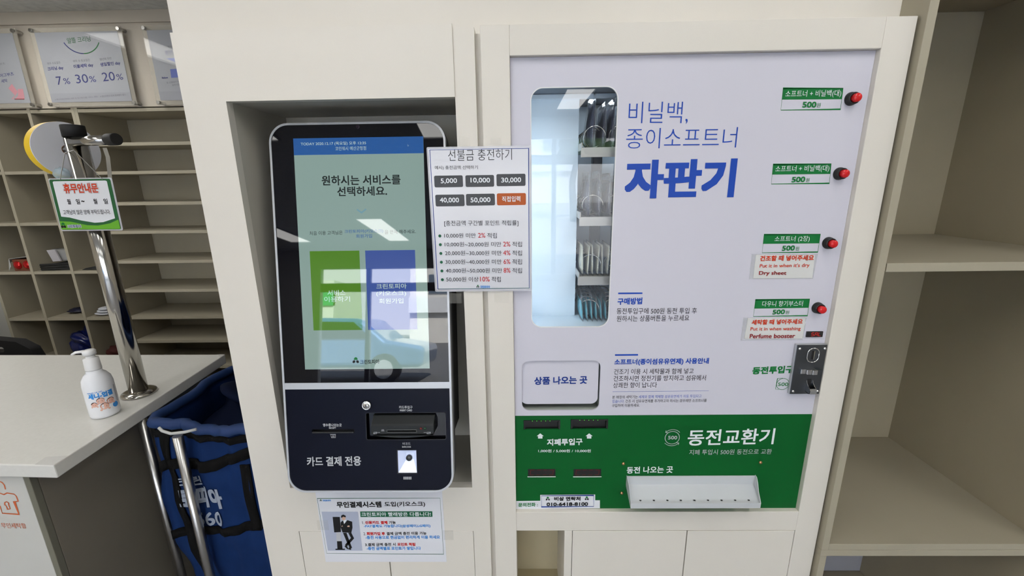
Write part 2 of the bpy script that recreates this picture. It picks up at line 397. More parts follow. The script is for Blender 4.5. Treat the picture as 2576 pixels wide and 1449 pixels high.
MB().prism([(XN0+.002, -.0002, ZN1-.0003), (XN1, -.0042, ZN1-.0003), (XN1, -.00005, ZN1-.0003), (XN0+.002, -.00005, ZN1-.0003)], (0, 0, ZT-ZN1+.001)).build('header_panel', cream, kc)
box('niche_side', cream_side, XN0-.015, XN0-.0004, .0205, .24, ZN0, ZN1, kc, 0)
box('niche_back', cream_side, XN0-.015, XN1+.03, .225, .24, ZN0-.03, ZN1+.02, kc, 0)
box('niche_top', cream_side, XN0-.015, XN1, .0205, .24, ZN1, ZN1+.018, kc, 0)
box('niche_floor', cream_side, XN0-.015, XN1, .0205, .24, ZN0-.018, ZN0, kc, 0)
dz0 = .03
for a, b in ((DX0+.001, seam-.0012), (seam+.0012, DX1-.001)):
    box('door', cream, a, b, 0, .018, dz0, ZD-.001, kc, .001)
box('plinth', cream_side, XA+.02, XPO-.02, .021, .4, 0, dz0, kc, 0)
box('door_backing', mat('gap_shadow_board', (.1, .09, .08), .8), XN0-.002, XN1, .0205, .03, dz0, ZD+.01, kc, 0)  # dark sheet behind the doors, paints the shade in their gaps
# groove between the cabinets
box('filler_strip', cream, XPO, VX0, .016, .05, 0, ZT-.012, kc, 0)
# upper fascia to the ceiling
fa = box('trim_2', cream, P(431, 70, .05).x, P(2303, 30, .05).x, .05, .46, ZT-.012, CEIL-.001, None, .002, kind='structure')

vc = thing('vending_cabinet', 'wide cream cabinet framing the white and green vending machine', 'cabinet', ((VX0+VX1)/2, .1, 0))
box('left_stile', cream, VX0, VO0, 0, .42, .0, ZT-.002, vc, .0012)
box('right_stile', cream, VO1, VX1, 0, .42, .0, ZT-.002, vc, .0012)
box('top_rail', cream, VO0, VO1, .0, .42, ZO1, ZT-.002, vc, .0012)
box('middle_rail', cream, VO0, VO1, .0, .06, ZD, ZO0, vc, .0012)
cx0, cx1 = P(1283, 1337, 0).x, P(1420, 1337, 0).x
d4, d5, d6 = .1305, P(1729, 1337, 0).x, .7055
# open cubby: left of it the stile, right of it a stile
box('divider', cream, cx1, d4-.0012, 0, .2, 0, ZD, vc, .0012)
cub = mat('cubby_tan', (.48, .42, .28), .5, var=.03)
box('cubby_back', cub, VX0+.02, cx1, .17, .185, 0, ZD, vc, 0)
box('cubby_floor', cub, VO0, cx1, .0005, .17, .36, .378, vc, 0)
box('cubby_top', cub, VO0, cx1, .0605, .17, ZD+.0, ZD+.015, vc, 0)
box('door', cream, d4, d5-.0012, 0, .018, dz0, ZD-.0012, vc, .001)
box('door', cream, d5+.0012, VO1-.0015, 0, .018, dz0, ZD-.0012, vc, .001)
box('door_backing', MATS['gap_shadow_board'], d4-.001, VO1, .0185, .03, dz0, ZD, vc, 0)  # same dark sheet, gap shade put into its colour
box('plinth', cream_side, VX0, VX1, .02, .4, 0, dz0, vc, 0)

# ================================================================== VENDING MACHINE
PV = front(.012)
vm = thing('vending_machine', 'white and green vending machine for plastic bags, dryer sheets and coin change', 'machine', (.34, .012, ZO0))
def hole(tlx, tly, brx, bry, r):
    a = PV.uv(tlx, tly); b = PV.uv(brx, bry); return rrect(a[0], b[0], b[1], a[1], r)
wu0, wu1, wv1, wv0 = .0275, .2015, 1.730, 1.228
win = rrect(wu0, wu1, wv0, wv1, .024, 10)
zg = PV.uv(1640, 1044)[1]
oa = PV.uv(1312, 908); ob = PV.uv(1508, 1032)
ou0, ou1 = PV.uv(1313, 970)[0], PV.uv(1509, 970)[0]
outl = rrect(ou0, ou1, ob[1], oa[1], .018, 8)
plate('front_panel', [[(VO0+.0004, zg), (VO1-.0004, zg), (VO1-.0004, ZO1-.0004), (VO0+.0004, ZO1-.0004)], win, outl], .004, PV, 0, vwhite, vm)
slots = []
for a, b in (((1317, 1057), (1409, 1080)), ((1436, 1055), (1529, 1079))):
    a = PV.uv(*a); b = PV.uv(*b); slots.append((a[0], b[0], b[1], a[1]))
disp = []
for a, b in (((1328, 1180), (1397, 1198)), ((1443, 1180), (1512, 1198))):
    a = PV.uv(*a); b = PV.uv(*b); disp.append((a[0], b[0], b[1], a[1]))
plate('change_panel', [[(VO0+.0004, ZO0+.0004), (VO1-.0004, ZO0+.0004), (VO1-.0004, zg-.0002), (VO0+.0004, zg-.0002)]]+[[(a, c), (b, c), (b, d), (a, d)] for a, b, c, d in slots+disp], .004, PV, 0, vgreen, vm, label='green coin changer panel')
box('housing_back', kgrey, VO0, VO1, .39, .40, ZO0, ZO1, vm, 0)
# white edge lining of the opening
box('window_glass', glassm, wu0-.01, wu1+.01, .0165, .0185, wv0-.01, wv1+.01, vm, 0)
plate('window_trim', [rrect(wu0-.0005, wu1+.0005, wv0-.0005, wv1+.0005, .0245, 10), rrect(wu0+.0012, wu1-.0012, wv0+.0012, wv1-.0012, .0232, 10)], .004, PV, .0004, whitep, vm)
inner = mat('pale_blue_liner', (.60, .71, .80), .45)
plain = mat('grey_liner', (.40, .42, .44), .5)
box('liner', inner, .005, .137, .104, .108, 1.20, 1.7325, vm, 0, 'pale blue inner board')
box('liner_side', inner, .001, .005, .0205, .27, 1.20, 1.7325, vm, 0)
box('liner_back', inner, .137, .36, .262, .268, 1.20, 1.7325, vm, 0)
box('liner_side', inner, .36, .364, .0205, .27, 1.20, 1.7325, vm, 0)
box('liner_floor', inner, .005, .36, .0205, .262, 1.218, 1.2265, vm, 0)
box('liner_top', mat('dark_liner', (.10, .12, .15), .4), .005, .36, .0205, .262, 1.733, 1.738, vm, 0)
box('column', mat('grey_column', (.22, .225, .23), .4), .193, .217, .235, .2615, 1.227, 1.732, vm, .001)
box('top_strip', inner, .005, .36, .094, .1035, 1.7225, 1.7325, vm, .001)
# inside lamp of the machine
box('lamp_tube', mat('tube_light', (1, 1, 1), .5, emit=(.85, .94, 1), es=3), .007, .013, .022, .028, 1.25, 1.70, vm, 0)
ld = bpy.data.lights.new('machine_lamp', 'AREA'); ld.shape = 'RECTANGLE'; ld.size = .45; ld.size_y = .01; ld.energy = .20; ld.color = (.82, .92, 1)
lo = bpy.data.objects.new('machine_lamp', ld); C.objects.link(lo)
dz = Vector((-.8, -.6, 0)); dxx = Vector((0, 0, 1)); dyy = dz.cross(dxx)
lo.matrix_world = Matrix(((dxx.x, dyy.x, dz.x, .015), (dxx.y, dyy.y, dz.y, .030), (dxx.z, dyy.z, dz.z, 1.47), (0, 0, 0, 1)))
ld = bpy.data.lights.new('machine_lamp_top', 'AREA'); ld.shape = 'RECTANGLE'; ld.size = .20; ld.size_y = .05; ld.energy = .22; ld.color = (.82, .92, 1)  # added fill lamp, unseen, brightens the trays on the right
lo = bpy.data.objects.new('machine_lamp_top', ld); C.objects.link(lo); lo.location = (.25, .16, 1.730)
traymat = mat('grey_tray', (.42, .42, .40), .35, .3)
tz = [1.616, 1.470, 1.335]
for i, z in enumerate(tz):
    b_ = MB(); b_.box(.139, .355, .060, .235, z-.003, z); b_.build('tray', traymat, vm, .0005)
    MB().prism([(.135, .046, z-.018), (.135, .046, z-.001), (.1385, .046, z+.002), (.355, .046, z+.002), (.355, .046, z-.018)], (0, .003, 0)).build('tray_lip', traymat, vm, .0004)
    MB().box(.1365, .1385, .05, .235, z-.003, z+.012).build('tray_side', traymat, vm, 0)
def coil(x, z, r, name='coil'):
    pts = []
    for i in range(90):
        a = i/90*2*math.pi*4.5; pts.append((x+r*math.cos(a), .066+i/90*.15, z+r+.004+r*math.sin(a)))
    return MB().tube(pts, .0013, 6).build(name, steel, vm)
for z in tz+[1.2265]:
    for x in (.168, .222): coil(x, z, .022)
def pouch(x, y, z, w, d, h, core, corelab, label, name, cat, group, tilt=0., peak=.5):
    """clear standing pouch seen edge-on, with its content; x centre, thickness w, length d into the machine, height h"""
    t = thing(name, label, cat, (x, y, z), group)
    sh = tilt
    def prof(wd, hh, dd, y0, z0, pinch):
        vs = []; fs = []; n = 9; m_ = 7
        for i in range(n+1):
            s_ = i/n; zz = z0+hh*s_; ww = wd*(math.sin(math.pi*min(1, s_*.9+.12))**.6)*(1-.75*pinch*max(0, s_-.45)/.55)
            for k in range(2*m_):
                a = 2*math.pi*k/(2*m_)
                vs.append((x+sh*s_+ww/2*math.cos(a)*(1+.12*math.sin(5*s_+k)), y0+dd/2+dd/2*math.sin(a)*(1-.05*s_), zz))
        q = 2*m_
        for i in range(n):
            for k in range(q): fs.append((i*q+k, i*q+(k+1) % q, (i+1)*q+(k+1) % q, (i+1)*q+k))
        fs.append(list(range(q))[::-1]); fs.append([n*q+k for k in range(q)])
        return MB().add(vs, fs, None, True)
    prof(w, h, d, y, z+.0005, 1.).build('film', film, t)
    c = prof(w*.62, h*peak, d*.8, y+d*.08, z+.004, .5); c.build('content', core, t, label=corelab)
    return t
navyc = mat('navy_plastic', (.012, .012, .045), .6, spec=.1)
creamc = mat('cream_sheet', (.66, .64, .50), .6)
tealc = mat('teal_granules', (.10, .46, .58), .55, bump=1., bscale=220)
n1 = ['leftmost', 'second from the left', 'third from the left', 'fourth from the left', 'fifth from the left', 'sixth from the left']
for i, (x, h) in enumerate(((.163, .118), (.186, .098), (.205, .105), (.228, .1))):
    pouch(x, .062, tz[0], .020, .12, h, navyc, 'dark navy folded bag', 'clear pouch with a folded navy bag on the top shelf, %s' % n1[i], 'bag_pouch', 'pouch', 'navy bag pouches on the top shelf', .004, .82)
for i, (x, h) in enumerate(((.160, .098), (.183, .100), (.206, .095), (.228, .09))):
    pouch(x, .062, tz[1], .020, .12, h, navyc, 'dark navy folded bag', 'clear pouch with a folded navy bag on the second shelf, %s' % n1[i], 'bag_pouch', 'pouch', 'navy bag pouches on the second shelf', -.002, .8)
for i in range(6):
    pouch(.149+i*.0115, .060, tz[2], .0125, .11, .072-.002*(i % 2), creamc, 'cream folded sheet', 'clear packet of folded cream sheets on the third shelf, %s' % n1[i], 'sheet_packet', 'packet', 'cream sheet packets on the third shelf', .003 if i % 2 else -.002, .93)
for i in range(6):
    pouch(.1505+i*.0112, .052, 1.2265, .0125, .11, .070-.003*(i % 2), tealc, 'teal granules', 'clear packet of teal granules at the bottom of the window, %s' % n1[i], 'granule_packet', 'packet', 'teal granule packets at the bottom', -.004, .62)
# product outlet: recess with a flap
mlin = mat('outlet_liner', (.46, .50, .46), .4)
u0, u1, v0, v1 = ou0, ou1, ob[1], oa[1]
MB().box(u0-.004, u1+.004, .0165, .07, v0-.006, v0-.001).build('outlet_sill', mlin, vm)
MB().box(u0-.004, u1+.004, .068, .072, v0-.006, v1+.004).build('outlet_back', kgrey, vm)
for xx in (u0-.004, u1+.001): MB().box(xx, xx+.003, .0165, .068, v0, v1).build('outlet_side', mlin, vm)
fl0 = PV.uv(1400, 1019)[1]
PFl = Pl((0, .0175, 0), (1, 0, 0), (0, 0, 1))
flap = plate('outlet_flap', [rrect(u0-.003, u1-.003, fl0, v1+.003, .016, 8)], .003, PFl, 0, vwhite, vm, .0006)
PP = Print(PFl, .0003); PP.t('상품 나오는 곳', INK['deep'], (1344, 968), (1477, 965), 20, .03); PP.flush(flap)
# printing on the machine
L = Print(PV)
L.t('비닐백,', INK['blue'], (1580, 312), (1729, 312), 56, -.010)
L.t('종이소프트너', INK['blue'], (1574, 374), (1851, 371), 51, -.010)
L.t('자판기', INK['blue'], (1570, 500), (1845, 496), 97, .038)
L.q(INK['blue'], (1555, 740), (1616, 739.5), (1616, 735.5), (1555, 736))
L.t('구매방법', INK['blue'], (1553, 767), (1615, 765), 17, .035)
L.t('동전투입구에 500원 동전 투입 후', INK['black'], (1551, 790), (1752, 789), 15)
L.t('원하시는 상품버튼을 누르세요', INK['black'], (1551, 809), (1733, 807), 15)
L.q(INK['blue'], (1547, 895), (1605, 894.5), (1605, 890.5), (1547, 891))
L.t('소프트너(종이섬유유연제) 사용안내', INK['blue'], (1545, 920), (1782, 917), 17, .03)
L.t('건조기 이용 시 세탁물과 함께 넣고', INK['black'], (1544, 942), (1744, 940), 14)
L.t('건조하시면 정전기를 방지하고 섬유에서', INK['black'], (1543, 959), (1775, 957), 14)
L.t('상쾌한 향이 납니다', INK['black'], (1542, 976), (1652, 975), 14)
L.line(INK['ltblue'], [(1541, 985.5), (1783, 983)], .0007)
L.t('본 매장의 세탁기는', INK['black'], (1540, 1003), (1604, 1002), 8)
L.t('세제와 함께 액체형 섬유유연제가 자동 투입되고', INK['ltblue'], (1606, 1002), (1764, 1000), 8)
L.t('있습니다.', INK['ltblue'], (1540, 1013.5), (1570, 1013), 8)
L.t('건조 시 섬유유연제를 추가하고자 하시는 경우에만 소프트너를', INK['black'], (1573, 1013), (1777, 1011), 8)
L.t('구입하여 이용하세요.', INK['black'], (1539, 1024), (1609, 1023), 8)
for (tl, tr, br, bl, mid, s_, a, b, h, n5, w5) in (
    ((1970, 222), (2121, 222), (2114, 275), (1964, 277), .52, '소프트너 + 비닐백(대)', (1974, 247), (2114, 245), 19, ((2017, 271), (2052, 271), 15), ((2053, 270), (2063, 270), 11)),
    ((1945, 413.5), (2091, 412), (2086, 461), (1940, 463), .52, '소프트너 + 비닐백(대)', (1949, 435), (2084, 433), 18, ((1990, 459), (2024, 458), 14), ((2026, 458), (2035, 458), 10)),
    ((1922, 590), (2064, 589), (2057, 634), (1917, 636), .51, '소프트너 (2장)', (1947, 610), (2035, 609), 16, ((1966, 631), (1998, 630), 13), ((2000, 630), (2009, 630), 10)),
    ((1900.5, 754), (2037, 752), (2031, 794), (1895, 796), .53, '다우니 향기부스터', (1916, 771), (2018, 770), 14, ((1942, 791), (1973, 790), 12), ((1975, 790), (1984, 790), 9))):
    lp = Print(PV)
    le = lambda p, q: (p[0]+(q[0]-p[0])*mid, p[1]+(q[1]-p[1])*mid)
    lp.q(INK['green'], bl and le(tl, bl), le(tr, br), tr, tl)
    lp.frame(INK['green'], [tl, tr, br, bl], .0012)
    lp.t(s_, INK['white'], a, b, h, .0, 2); lp.t('500', INK['green'], *n5[:2], n5[2], .03, 2); lp.t('원', INK['green'], *w5[:2], w5[2], 0, 2)
    lp.flush(vm, 'price_label')
L.t('동전투입구', INK['green'], (1891, 942), (1995, 938), 19, .04)
c0 = PV.uv(1969, 966); rr = .0142
L.line(INK['green'], circ(c0[0], c0[1], rr, 28), .0011, 0, True, False)
L.t('500', INK['green'], (1956, 971), (1982, 971), 9, .01)
L.line(INK['green'], [(c0[0]-.002, c0[1]+rr+.0008), (c0[0]-rr, c0[1]+rr), (c0[0]-rr-.0008, c0[1]-rr+.001), (c0[0]-rr+.007, c0[1]-rr)], .0009, 0, False, False)
L.line(INK['green'], circ(c0[0]+2*rr, c0[1], rr, 28), .0011, 0, True, False)
# green panel printing
L.t('동전교환기', INK['white'], (1728, 1121), (1945, 1117), 40, .015)
L.t('지폐 투입시 500원 동전으로 교환', INK['pale'], (1733, 1144), (1940, 1142), 13)
c0 = PV.uv(1691, 1101)
L.line(INK['pale'], circ(c0[0], c0[1], .0172, 32), .0014, 0, True, False)
L.t('500', INK['pale'], (1680, 1105), (1703, 1105), 9, .02)
for a0, a1, hs in ((40, 140, 1), (-140, -40, 1)):
    pts = [(c0[0]+.0222*math.cos(math.radians(a0+(a1-a0)*i/12)), c0[1]+.0222*math.sin(math.radians(a0+(a1-a0)*i/12))) for i in range(13)]
    L.line(INK['pale'], pts, .0012, 0, False, False)
    e = pts[-1]; d = 1 if a0 > 0 else -1
    L.line(INK['pale'], [(e[0]+d*.0008, e[1]+d*.0055), e, (e[0]+d*.006, e[1]-d*.0005)], .0012, 0, False, False)
for x, y in ((1359, 1097), (1482, 1097)):
    L.q(INK['white'], (x-9, y), (x+9, y), (x, y-7)); L.q(INK['white'], (x-5.5, y+6), (x+5.5, y+6), (x+5.5, y-.2), (x-5.5, y-.2))
L.t('지폐투입구', INK['white'], (1376, 1121), (1465, 1119), 17, .03)
L.t('1,000원 / 5,000원 / 10,000원', INK['white'], (1354, 1138), (1486, 1138), 8, .012)
L.t('동전 나오는 곳', INK['white'], (1576, 1191), (1692, 1189), 17, .02)
L.flush(vm)
# push buttons
for x, y in ((2140, 249), (2111, 437), (2083, 611), (2056, 774)):
    u, v = PV.uv(x, y)
    M_ = PV.M @ Matrix.Translation((u, v, 0))
    b_ = MB().lathe([(.0128, 0), (.0128, .002), (.0118, .004), (.0112, .011), (.0095, .0118), (.0082, .0105)], M_, 28).build('push_button', blackp, vm)
    MB().lathe([(.008, .009), (.008, .0185), (.0072, .0196), (0, .02)], M_, 28).build('button_cap', redp, b_)
# coin display
u0_, v0_ = PV.uv(2026, 847); u1_, v1_ = PV.uv(2069, 833)
dsp = MB().box(u0_, u1_, .009, .0119, v0_, v1_).build('coin_display', blackp, vm)
led = mat('red_led', (.1, 0, 0), .4, emit=(1, .03, .03), es=.55)
pd = Pl((0, .0089, 0), (1, 0, 0), (0, 0, 1)); D7 = Print(pd, .0002)
def seg7(x, y, w, h, on, pr, m_, wid=.0011):
    S7 = dict(a=((0, h), (w, h)), b=((w, h), (w, h/2)), c=((w, h/2), (w, 0)), d=((0, 0), (w, 0)), e=((0, 0), (0, h/2)), f=((0, h/2), (0, h)), g=((0, h/2), (w, h/2)))
    for k in on:
        p, q = S7[k]; pr.line(m_, [(x+p[0]+p[1]*.12, y+p[1]), (x+q[0]+q[1]*.12, y+q[1])], wid, 0, False, False)
dw = (u1_-u0_); dh = v1_-v0_
for i, on in enumerate(('afgcd', 'abcefg', 'def')): seg7(u0_+dw*(.28+i*.22), v0_+dh*.22, dw*.14, dh*.6, on, D7, led)
D7.flush(dsp, 'led_digits')
# bill acceptors
for i, (a, b, c, d) in enumerate(slots):
    s_ = MB().box(a-.003, b+.003, .0215, .06, c-.003, d+.003).build('bill_slot', blackp, vm)
    MB().box(a+.001, b-.001, .011, .0215, d-.0035, d-.0005).build('slot_lip', blackp, s_)
    MB().prism([(a+.0005, .0105, c+.001), (a+.0045, .0105, c+.003), (a+.0045, .0105, d-.004), (a+.0005, .0105, d-.002)], (0, .011, 0)).build('slot_cheek', blackp, s_)
    MB().prism([(b-.0005, .0105, c+.001), (b-.0045, .0105, c+.003), (b-.0045, .0105, d-.004), (b-.0005, .0105, d-.002)], (0, .011, 0)).build('slot_cheek', blackp, s_)
    for k in range(5):
        xx = a+(b-a)*(.24+k*.12); MB().box(xx-.0006, xx+.0006, .0100, .0112, d-.0022, d-.0009).build('slot_led', mat('green_led', (0, .2, 0), .4, emit=(.15, 1, .05), es=1.2), s_)
for a, b, c, d in disp:
    s_ = MB().box(a-.001, b+.001, .0135, .02, c-.001, d+.001).build('change_display', blackp, vm)
    q_ = Print(Pl((0, .0134, 0), (1, 0, 0), (0, 0, 1)), .0002); dl = mat('dim_led', (.05, 0, 0), .4, emit=(.5, .01, .01), es=.35)
    for k in range(4): seg7(a+(b-a)*(.08+.23*k), c+(d-c)*.15, (b-a)*.14, (d-c)*.66, 'ad' if k in (1, 2) else ('adef' if k == 0 else 'abcd'), q_, dl, .0007)
    q_.flush(s_, 'led_digits')
    MB().box(a-.001, b+.001, .0108, .0122, c-.0018, c-.0002).build('display_sill', whitep, s_)
# coin tray
tr = MB(); tx0, tx1 = .262, .578; ty = -.034
zb, zt_, zl = .812, .8365, .788
tr.add([(tx0, .0112, zt_), (tx1, .0112, zt_), (tx1, .0112, zb), (tx0, .0112, zb), (tx1-.006, ty, zl+.001), (tx0+.002, ty, zl+.001)], [(0, 1, 2, 3), (3, 2, 4, 5)])
tray = tr.build('coin_tray', powder, vm)
sol = tray.modifiers.new('s', 'SOLIDIFY'); sol.thickness = .0014; sol.offset = 0
MB().box(tx0+.001, tx1-.005, ty-.0012, ty, zl-.006, zl+.0085).build('tray_lip', powder, tray, .0004)
for xx, x2 in ((tx0, tx0+.001), (tx1, tx1-.006)):
    pts = [(xx, .0112, zt_+.002), (xx, .004, zt_+.001), (xx*.5+x2*.5, -.008, zt_-.006), (x2, -.02, zt_-.02), (x2, ty, zl+.009), (x2, ty, zl-.006), (xx, .0112, zb-.004)]
    MB().prism(pts, (.0012, 0, 0)).build('tray_end', powder, tray)
for k in range(9):
    fx_ = .13+.107*k*.92/1.0; xx = tx0+(tx1-tx0)*(.085+k*.103); yy = -.024; zz = zl+.001+(yy-ty)/(.0112-ty)*(zb-zl)+.0011
    MB().lathe([(.0026, 0), (.0026, .0003)], Matrix.Translation((xx, yy, zz)), 12).build('drain_hole', blackp, tray)
copper = mat('brass_screw', (.5, .3, .15), .3, 1.)
for x, y in ((1568, 1166), (1564, 1240), (1913, 1163)):
    u, v = PV.uv(x, y); MB().lathe([(.0042, 0), (.004, .0015), (.0025, .003), (0, .0034)], PV.M @ Matrix.Translation((u, v, 0)), 16).build('screw', copper, vm)
# coin acceptor
cw = .009; PC = Pl((0, .012-cw, 0), (1, 0, 0), (0, 0, 1))
q = [PC.uv(*p) for p in ((2005, 868), (2082, 868), (2062, 991), (1988, 991))]
ca0, ca1 = (q[0][0]+q[3][0])/2, (q[1][0]+q[2][0])/2; cb1, cb0 = (q[0][1]+q[1][1])/2, (q[2][1]+q[3][1])/2
ca = MB().box(ca0-.001, ca1+.001, .012-cw+.0015, .0118, cb0-.001, cb1+.001).build('coin_acceptor', silver, vm, .0008)
MB().box(ca0, ca1, .012-cw, .012-cw+.0016, cb0, cb1).build('face_plate', dark_steel, ca, .0006)
W_, H_ = ca1-ca0, cb1-cb0
def cl(u, v): return (ca0+W_*u, cb0+H_*v)
for u, v in ((.09, .93), (.91, .93), (.09, .06), (.91, .06)):
    x, z = cl(u, v); MB().lathe([(.0032, 0), (.0032, .001), (.002, .0024), (0, .0028)], PC.M @ Matrix.Translation((x, z, 0)), 16).build('screw', chrome, ca)
e0 = cl(.36, .66); e1 = cl(.74, .94)
ring = rrect(e0[0], e1[0], e0[1], e1[1], (e1[0]-e0[0])*.48, 8)
MB().tube([PC.at(a, b, .0015) for a, b in ring]+[PC.at(*ring[0], .0015)], .0011, 8).build('slot_ring', chrome, ca)
ix, iz = (e0[0]+e1[0])/2, (e0[1]+e1[1])/2
MB().box(ix-.0022, ix+.0014, .0028, .0034, iz-.0105, iz+.0105).build('coin_slot', blackp, ca)
MB().box(ix+.0014, ix+.0036, .0012, .003, iz-.0105, iz+.0105).build('slot_guide', steel, ca)
kx0, kz0 = cl(.2, .44); kx1, kz1 = cl(.86, .53)
for k in range(4):
    a = kx0+(kx1-kx0)*k/4; dd = (.006, .010, .012, .0095)[k]
    MB().prism([PC.at(a, kz0), PC.at(a+(kx1-kx0)/4-.0004, kz0), PC.at(a+(kx1-kx0)/4-.0004, kz1), PC.at(a, kz1)], (0, -dd, 0)).build('return_lever', chrome if k != 3 else dark_steel, ca, .0006)
rx, rz = cl(.6, .1)
MB().box(rx-.0055, rx+.0035, .0027, .0034, rz+.006, rz+.026).build('return_opening', blackp, ca)
pts = []
for sgn in (-1, 1):
    pr = [(0, .022), (.003, .016), (.008, .011), (.015, .007), (.017, .003), (.016, -.004), (.010, -.006), (0, -.004)]
    MB().prism([PC.at(rx+sgn*.0075-(.001 if sgn > 0 else 0), rz+b, a) for a, b in pr], (.0012, 0, 0)).build('return_cup_side', chrome, ca)
MB().prism([PC.at(rx-.0075, rz+b, a) for a, b in [(.0145, .008), (.0172, .0035), (.0172, -.004), (.010, -.0062), (0, -.0045), (0, -.003), (.0095, -.0045), (.0155, -.003), (.0155, .003)]], (.0150, 0, 0)).build('return_cup', chrome, ca)

# stickers taped on the machine
def sticker(name, label, outer, inner_, pl, prints, cat='notice', backm=tape, facem=paper, w=.0006, loc=None):
    a = [pl.uv(*p) for p in outer]
    t = thing(name, label, cat, tuple(pl.at(*a[0])))
    plate('film', [a], .0002, pl, w, backm, t)
    if inner_:
        b = [pl.uv(*p) for p in inner_]; plate('sheet', [b], .0002, pl, w+.0003, facem, t)
    q = Print(Pl(pl.at(0, 0, w+.0004), pl.eu, pl.ev)); prints(q); q.flush(t)
    return t
stick = mat('sticker_paper', (.68, .68, .66), .5)
sticker('taped_notice', 'small taped paper strip reading Dry sheet beside the third button', [(1884, 702), (2045, 701), (2057, 638), (1891, 639)], [(1894, 700), (2043, 699), (2050, 640.5), (1901, 641)], PV,
        lambda q: (q.t('건조할 때 넣어주세요', INK['orange'], (1911, 657), (2046, 655), 14, .03), q.t("Put it in when it's dry", INK['orange'], (1910, 676), (2035, 674), 12, .012), q.t('Dry sheet', INK['dred'], (1908, 694), (1977, 694), 12, .02)), facem=stick)
sticker('taped_notice', 'small taped paper strip reading Perfume booster left of the red display', [(1863, 856), (2020, 855), (2029, 798), (1870, 799)], [(1872, 852), (2018, 851), (2026, 799.5), (1881, 800)], PV,
        lambda q: (q.t('세탁할 때 넣어주세요', INK['orange'], (1890, 817), (2018, 815), 13, .03), q.t('Put it in when washing', INK['orange'], (1887, 834), (2013, 833), 11, .012), q.t('Perfume booster', INK['dred'], (1885, 851), (1999, 850), 11, .02)), facem=stick)
def emblem(q, x, y, s, px=True):
    """round capped head emblem: green cap above two dark lobes"""
    q.q(INK['green'], *[(x+s*.55*math.cos(math.radians(a)), y-s*.1-s*.75*math.sin(math.radians(a))) for a in range(0, 181, 30)], k=1)
    q.q(INK['black'], (x-s*.2, y), (x-s*.75, y+s*.1), (x-s*.95, y+s*.6), (x-s*.55, y+s*.85), (x-s*.1, y+s*.55), k=1)
    q.q(INK['black'], (x+s*.2, y), (x+s*.75, y+s*.1), (x+s*.95, y+s*.6), (x+s*.55, y+s*.85), (x+s*.1, y+s*.55), k=1)
sticker('contact_strip', 'white strip with green inquiry lettering at the bottom left of the green panel', [(1298, 1280), (1509, 1278), (1509, 1258), (1298, 1260)], None, PV,
        lambda q: q.t('문의전화 :', INK['green'], (1304, 1275), (1353, 1274), 10, .02), cat='sticker', backm=paper)
sticker('contact_sticker', 'small bordered emergency contact sticker with a phone number, over the white strip', [(1359, 1278), (1497, 1277), (1497, 1243), (1359, 1244)], None, PV,
        lambda q: (q.frame(INK['deep'], [(1362, 1275), (1493.5, 1274), (1493.5, 1246), (1362, 1247)], .0014), q.t('비상 연락처', INK['black'], (1394, 1259.5), (1460, 1259), 10, .035),
                   q.t('010-6418-8100', INK['black'], (1375, 1273), (1479, 1272), 9, .03), emblem(q, 1378, 1254, 5.5), emblem(q, 1476, 1253, 5.5)), cat='sticker', backm=paper, w=.0014)

# ================================================================== KIOSK (leans back 9.5 degrees)
KA, KB = -.2114, .1682
PK = Pl((-.3475, KA+KB*1.25, 1.25), (1, 0, 0), (0, KB, 1))
ki = thing('payment_kiosk', 'black touch screen payment kiosk with silver rim leaning back in the niche', 'kiosk', tuple(PK.o))
k0, k1 = PK.uv(680, 400)[0], PK.uv(1140, 1150)[0]
kt = PK.uv(900, 307)[1]; kb = PK.uv(900, 1238)[1]
us0 = PK.uv(925, 962)[1]; us1 = PK.uv(925, 978)[1]
outer = rrect(k0, k1, kb, kt, .042, 10)
rim = .0045
plate('body_shell', [outer], .020, PK, -.016, kgrey, ki)
plate('silver_rim', [outer, rrect(k0+rim, k1-rim, kb+rim, kt-rim, .042-rim, 10)], .018, PK, .0015, silver, ki, .0008, 'silver rim')
ing = rrect(k0+rim, k1-rim, kb+rim, kt-rim, .042-rim, 10)
top_l = [(a, max(b, us0)) for a, b in ing if b > us0-.08]
top_l = [p for p in ing if p[1] > us0]; i0 = ing.index(top_l[0])
gl = [p for p in ing if p[1] > us0]; gl = gl+[(k0+rim, us0), (k1-rim, us0)]
lo_ = [p for p in ing if p[1] < us1]; lo_ = [(k0+rim, us1)]+lo_+[(k1-rim, us1)]
# screen aperture
sc = [PK.uv(*p) for p in ((741, 349), (1066, 343), (1080, 928), (765, 928))]
su0, su1 = (sc[0][0]+sc[3][0])/2, (sc[1][0]+sc[2][0])/2; sv1, sv0 = (sc[0][1]+sc[1][1])/2, (sc[2][1]+sc[3][1])/2
plate('glass_front', [gl], .003, PK, 0, kglass, ki, label='glossy black glass')
plate('middle_band', [[(k0+rim, us1), (k1-rim, us1), (k1-rim, us0), (k0+rim, us0)]], .004, PK, .0012, silver, ki, .0004, 'silver band')
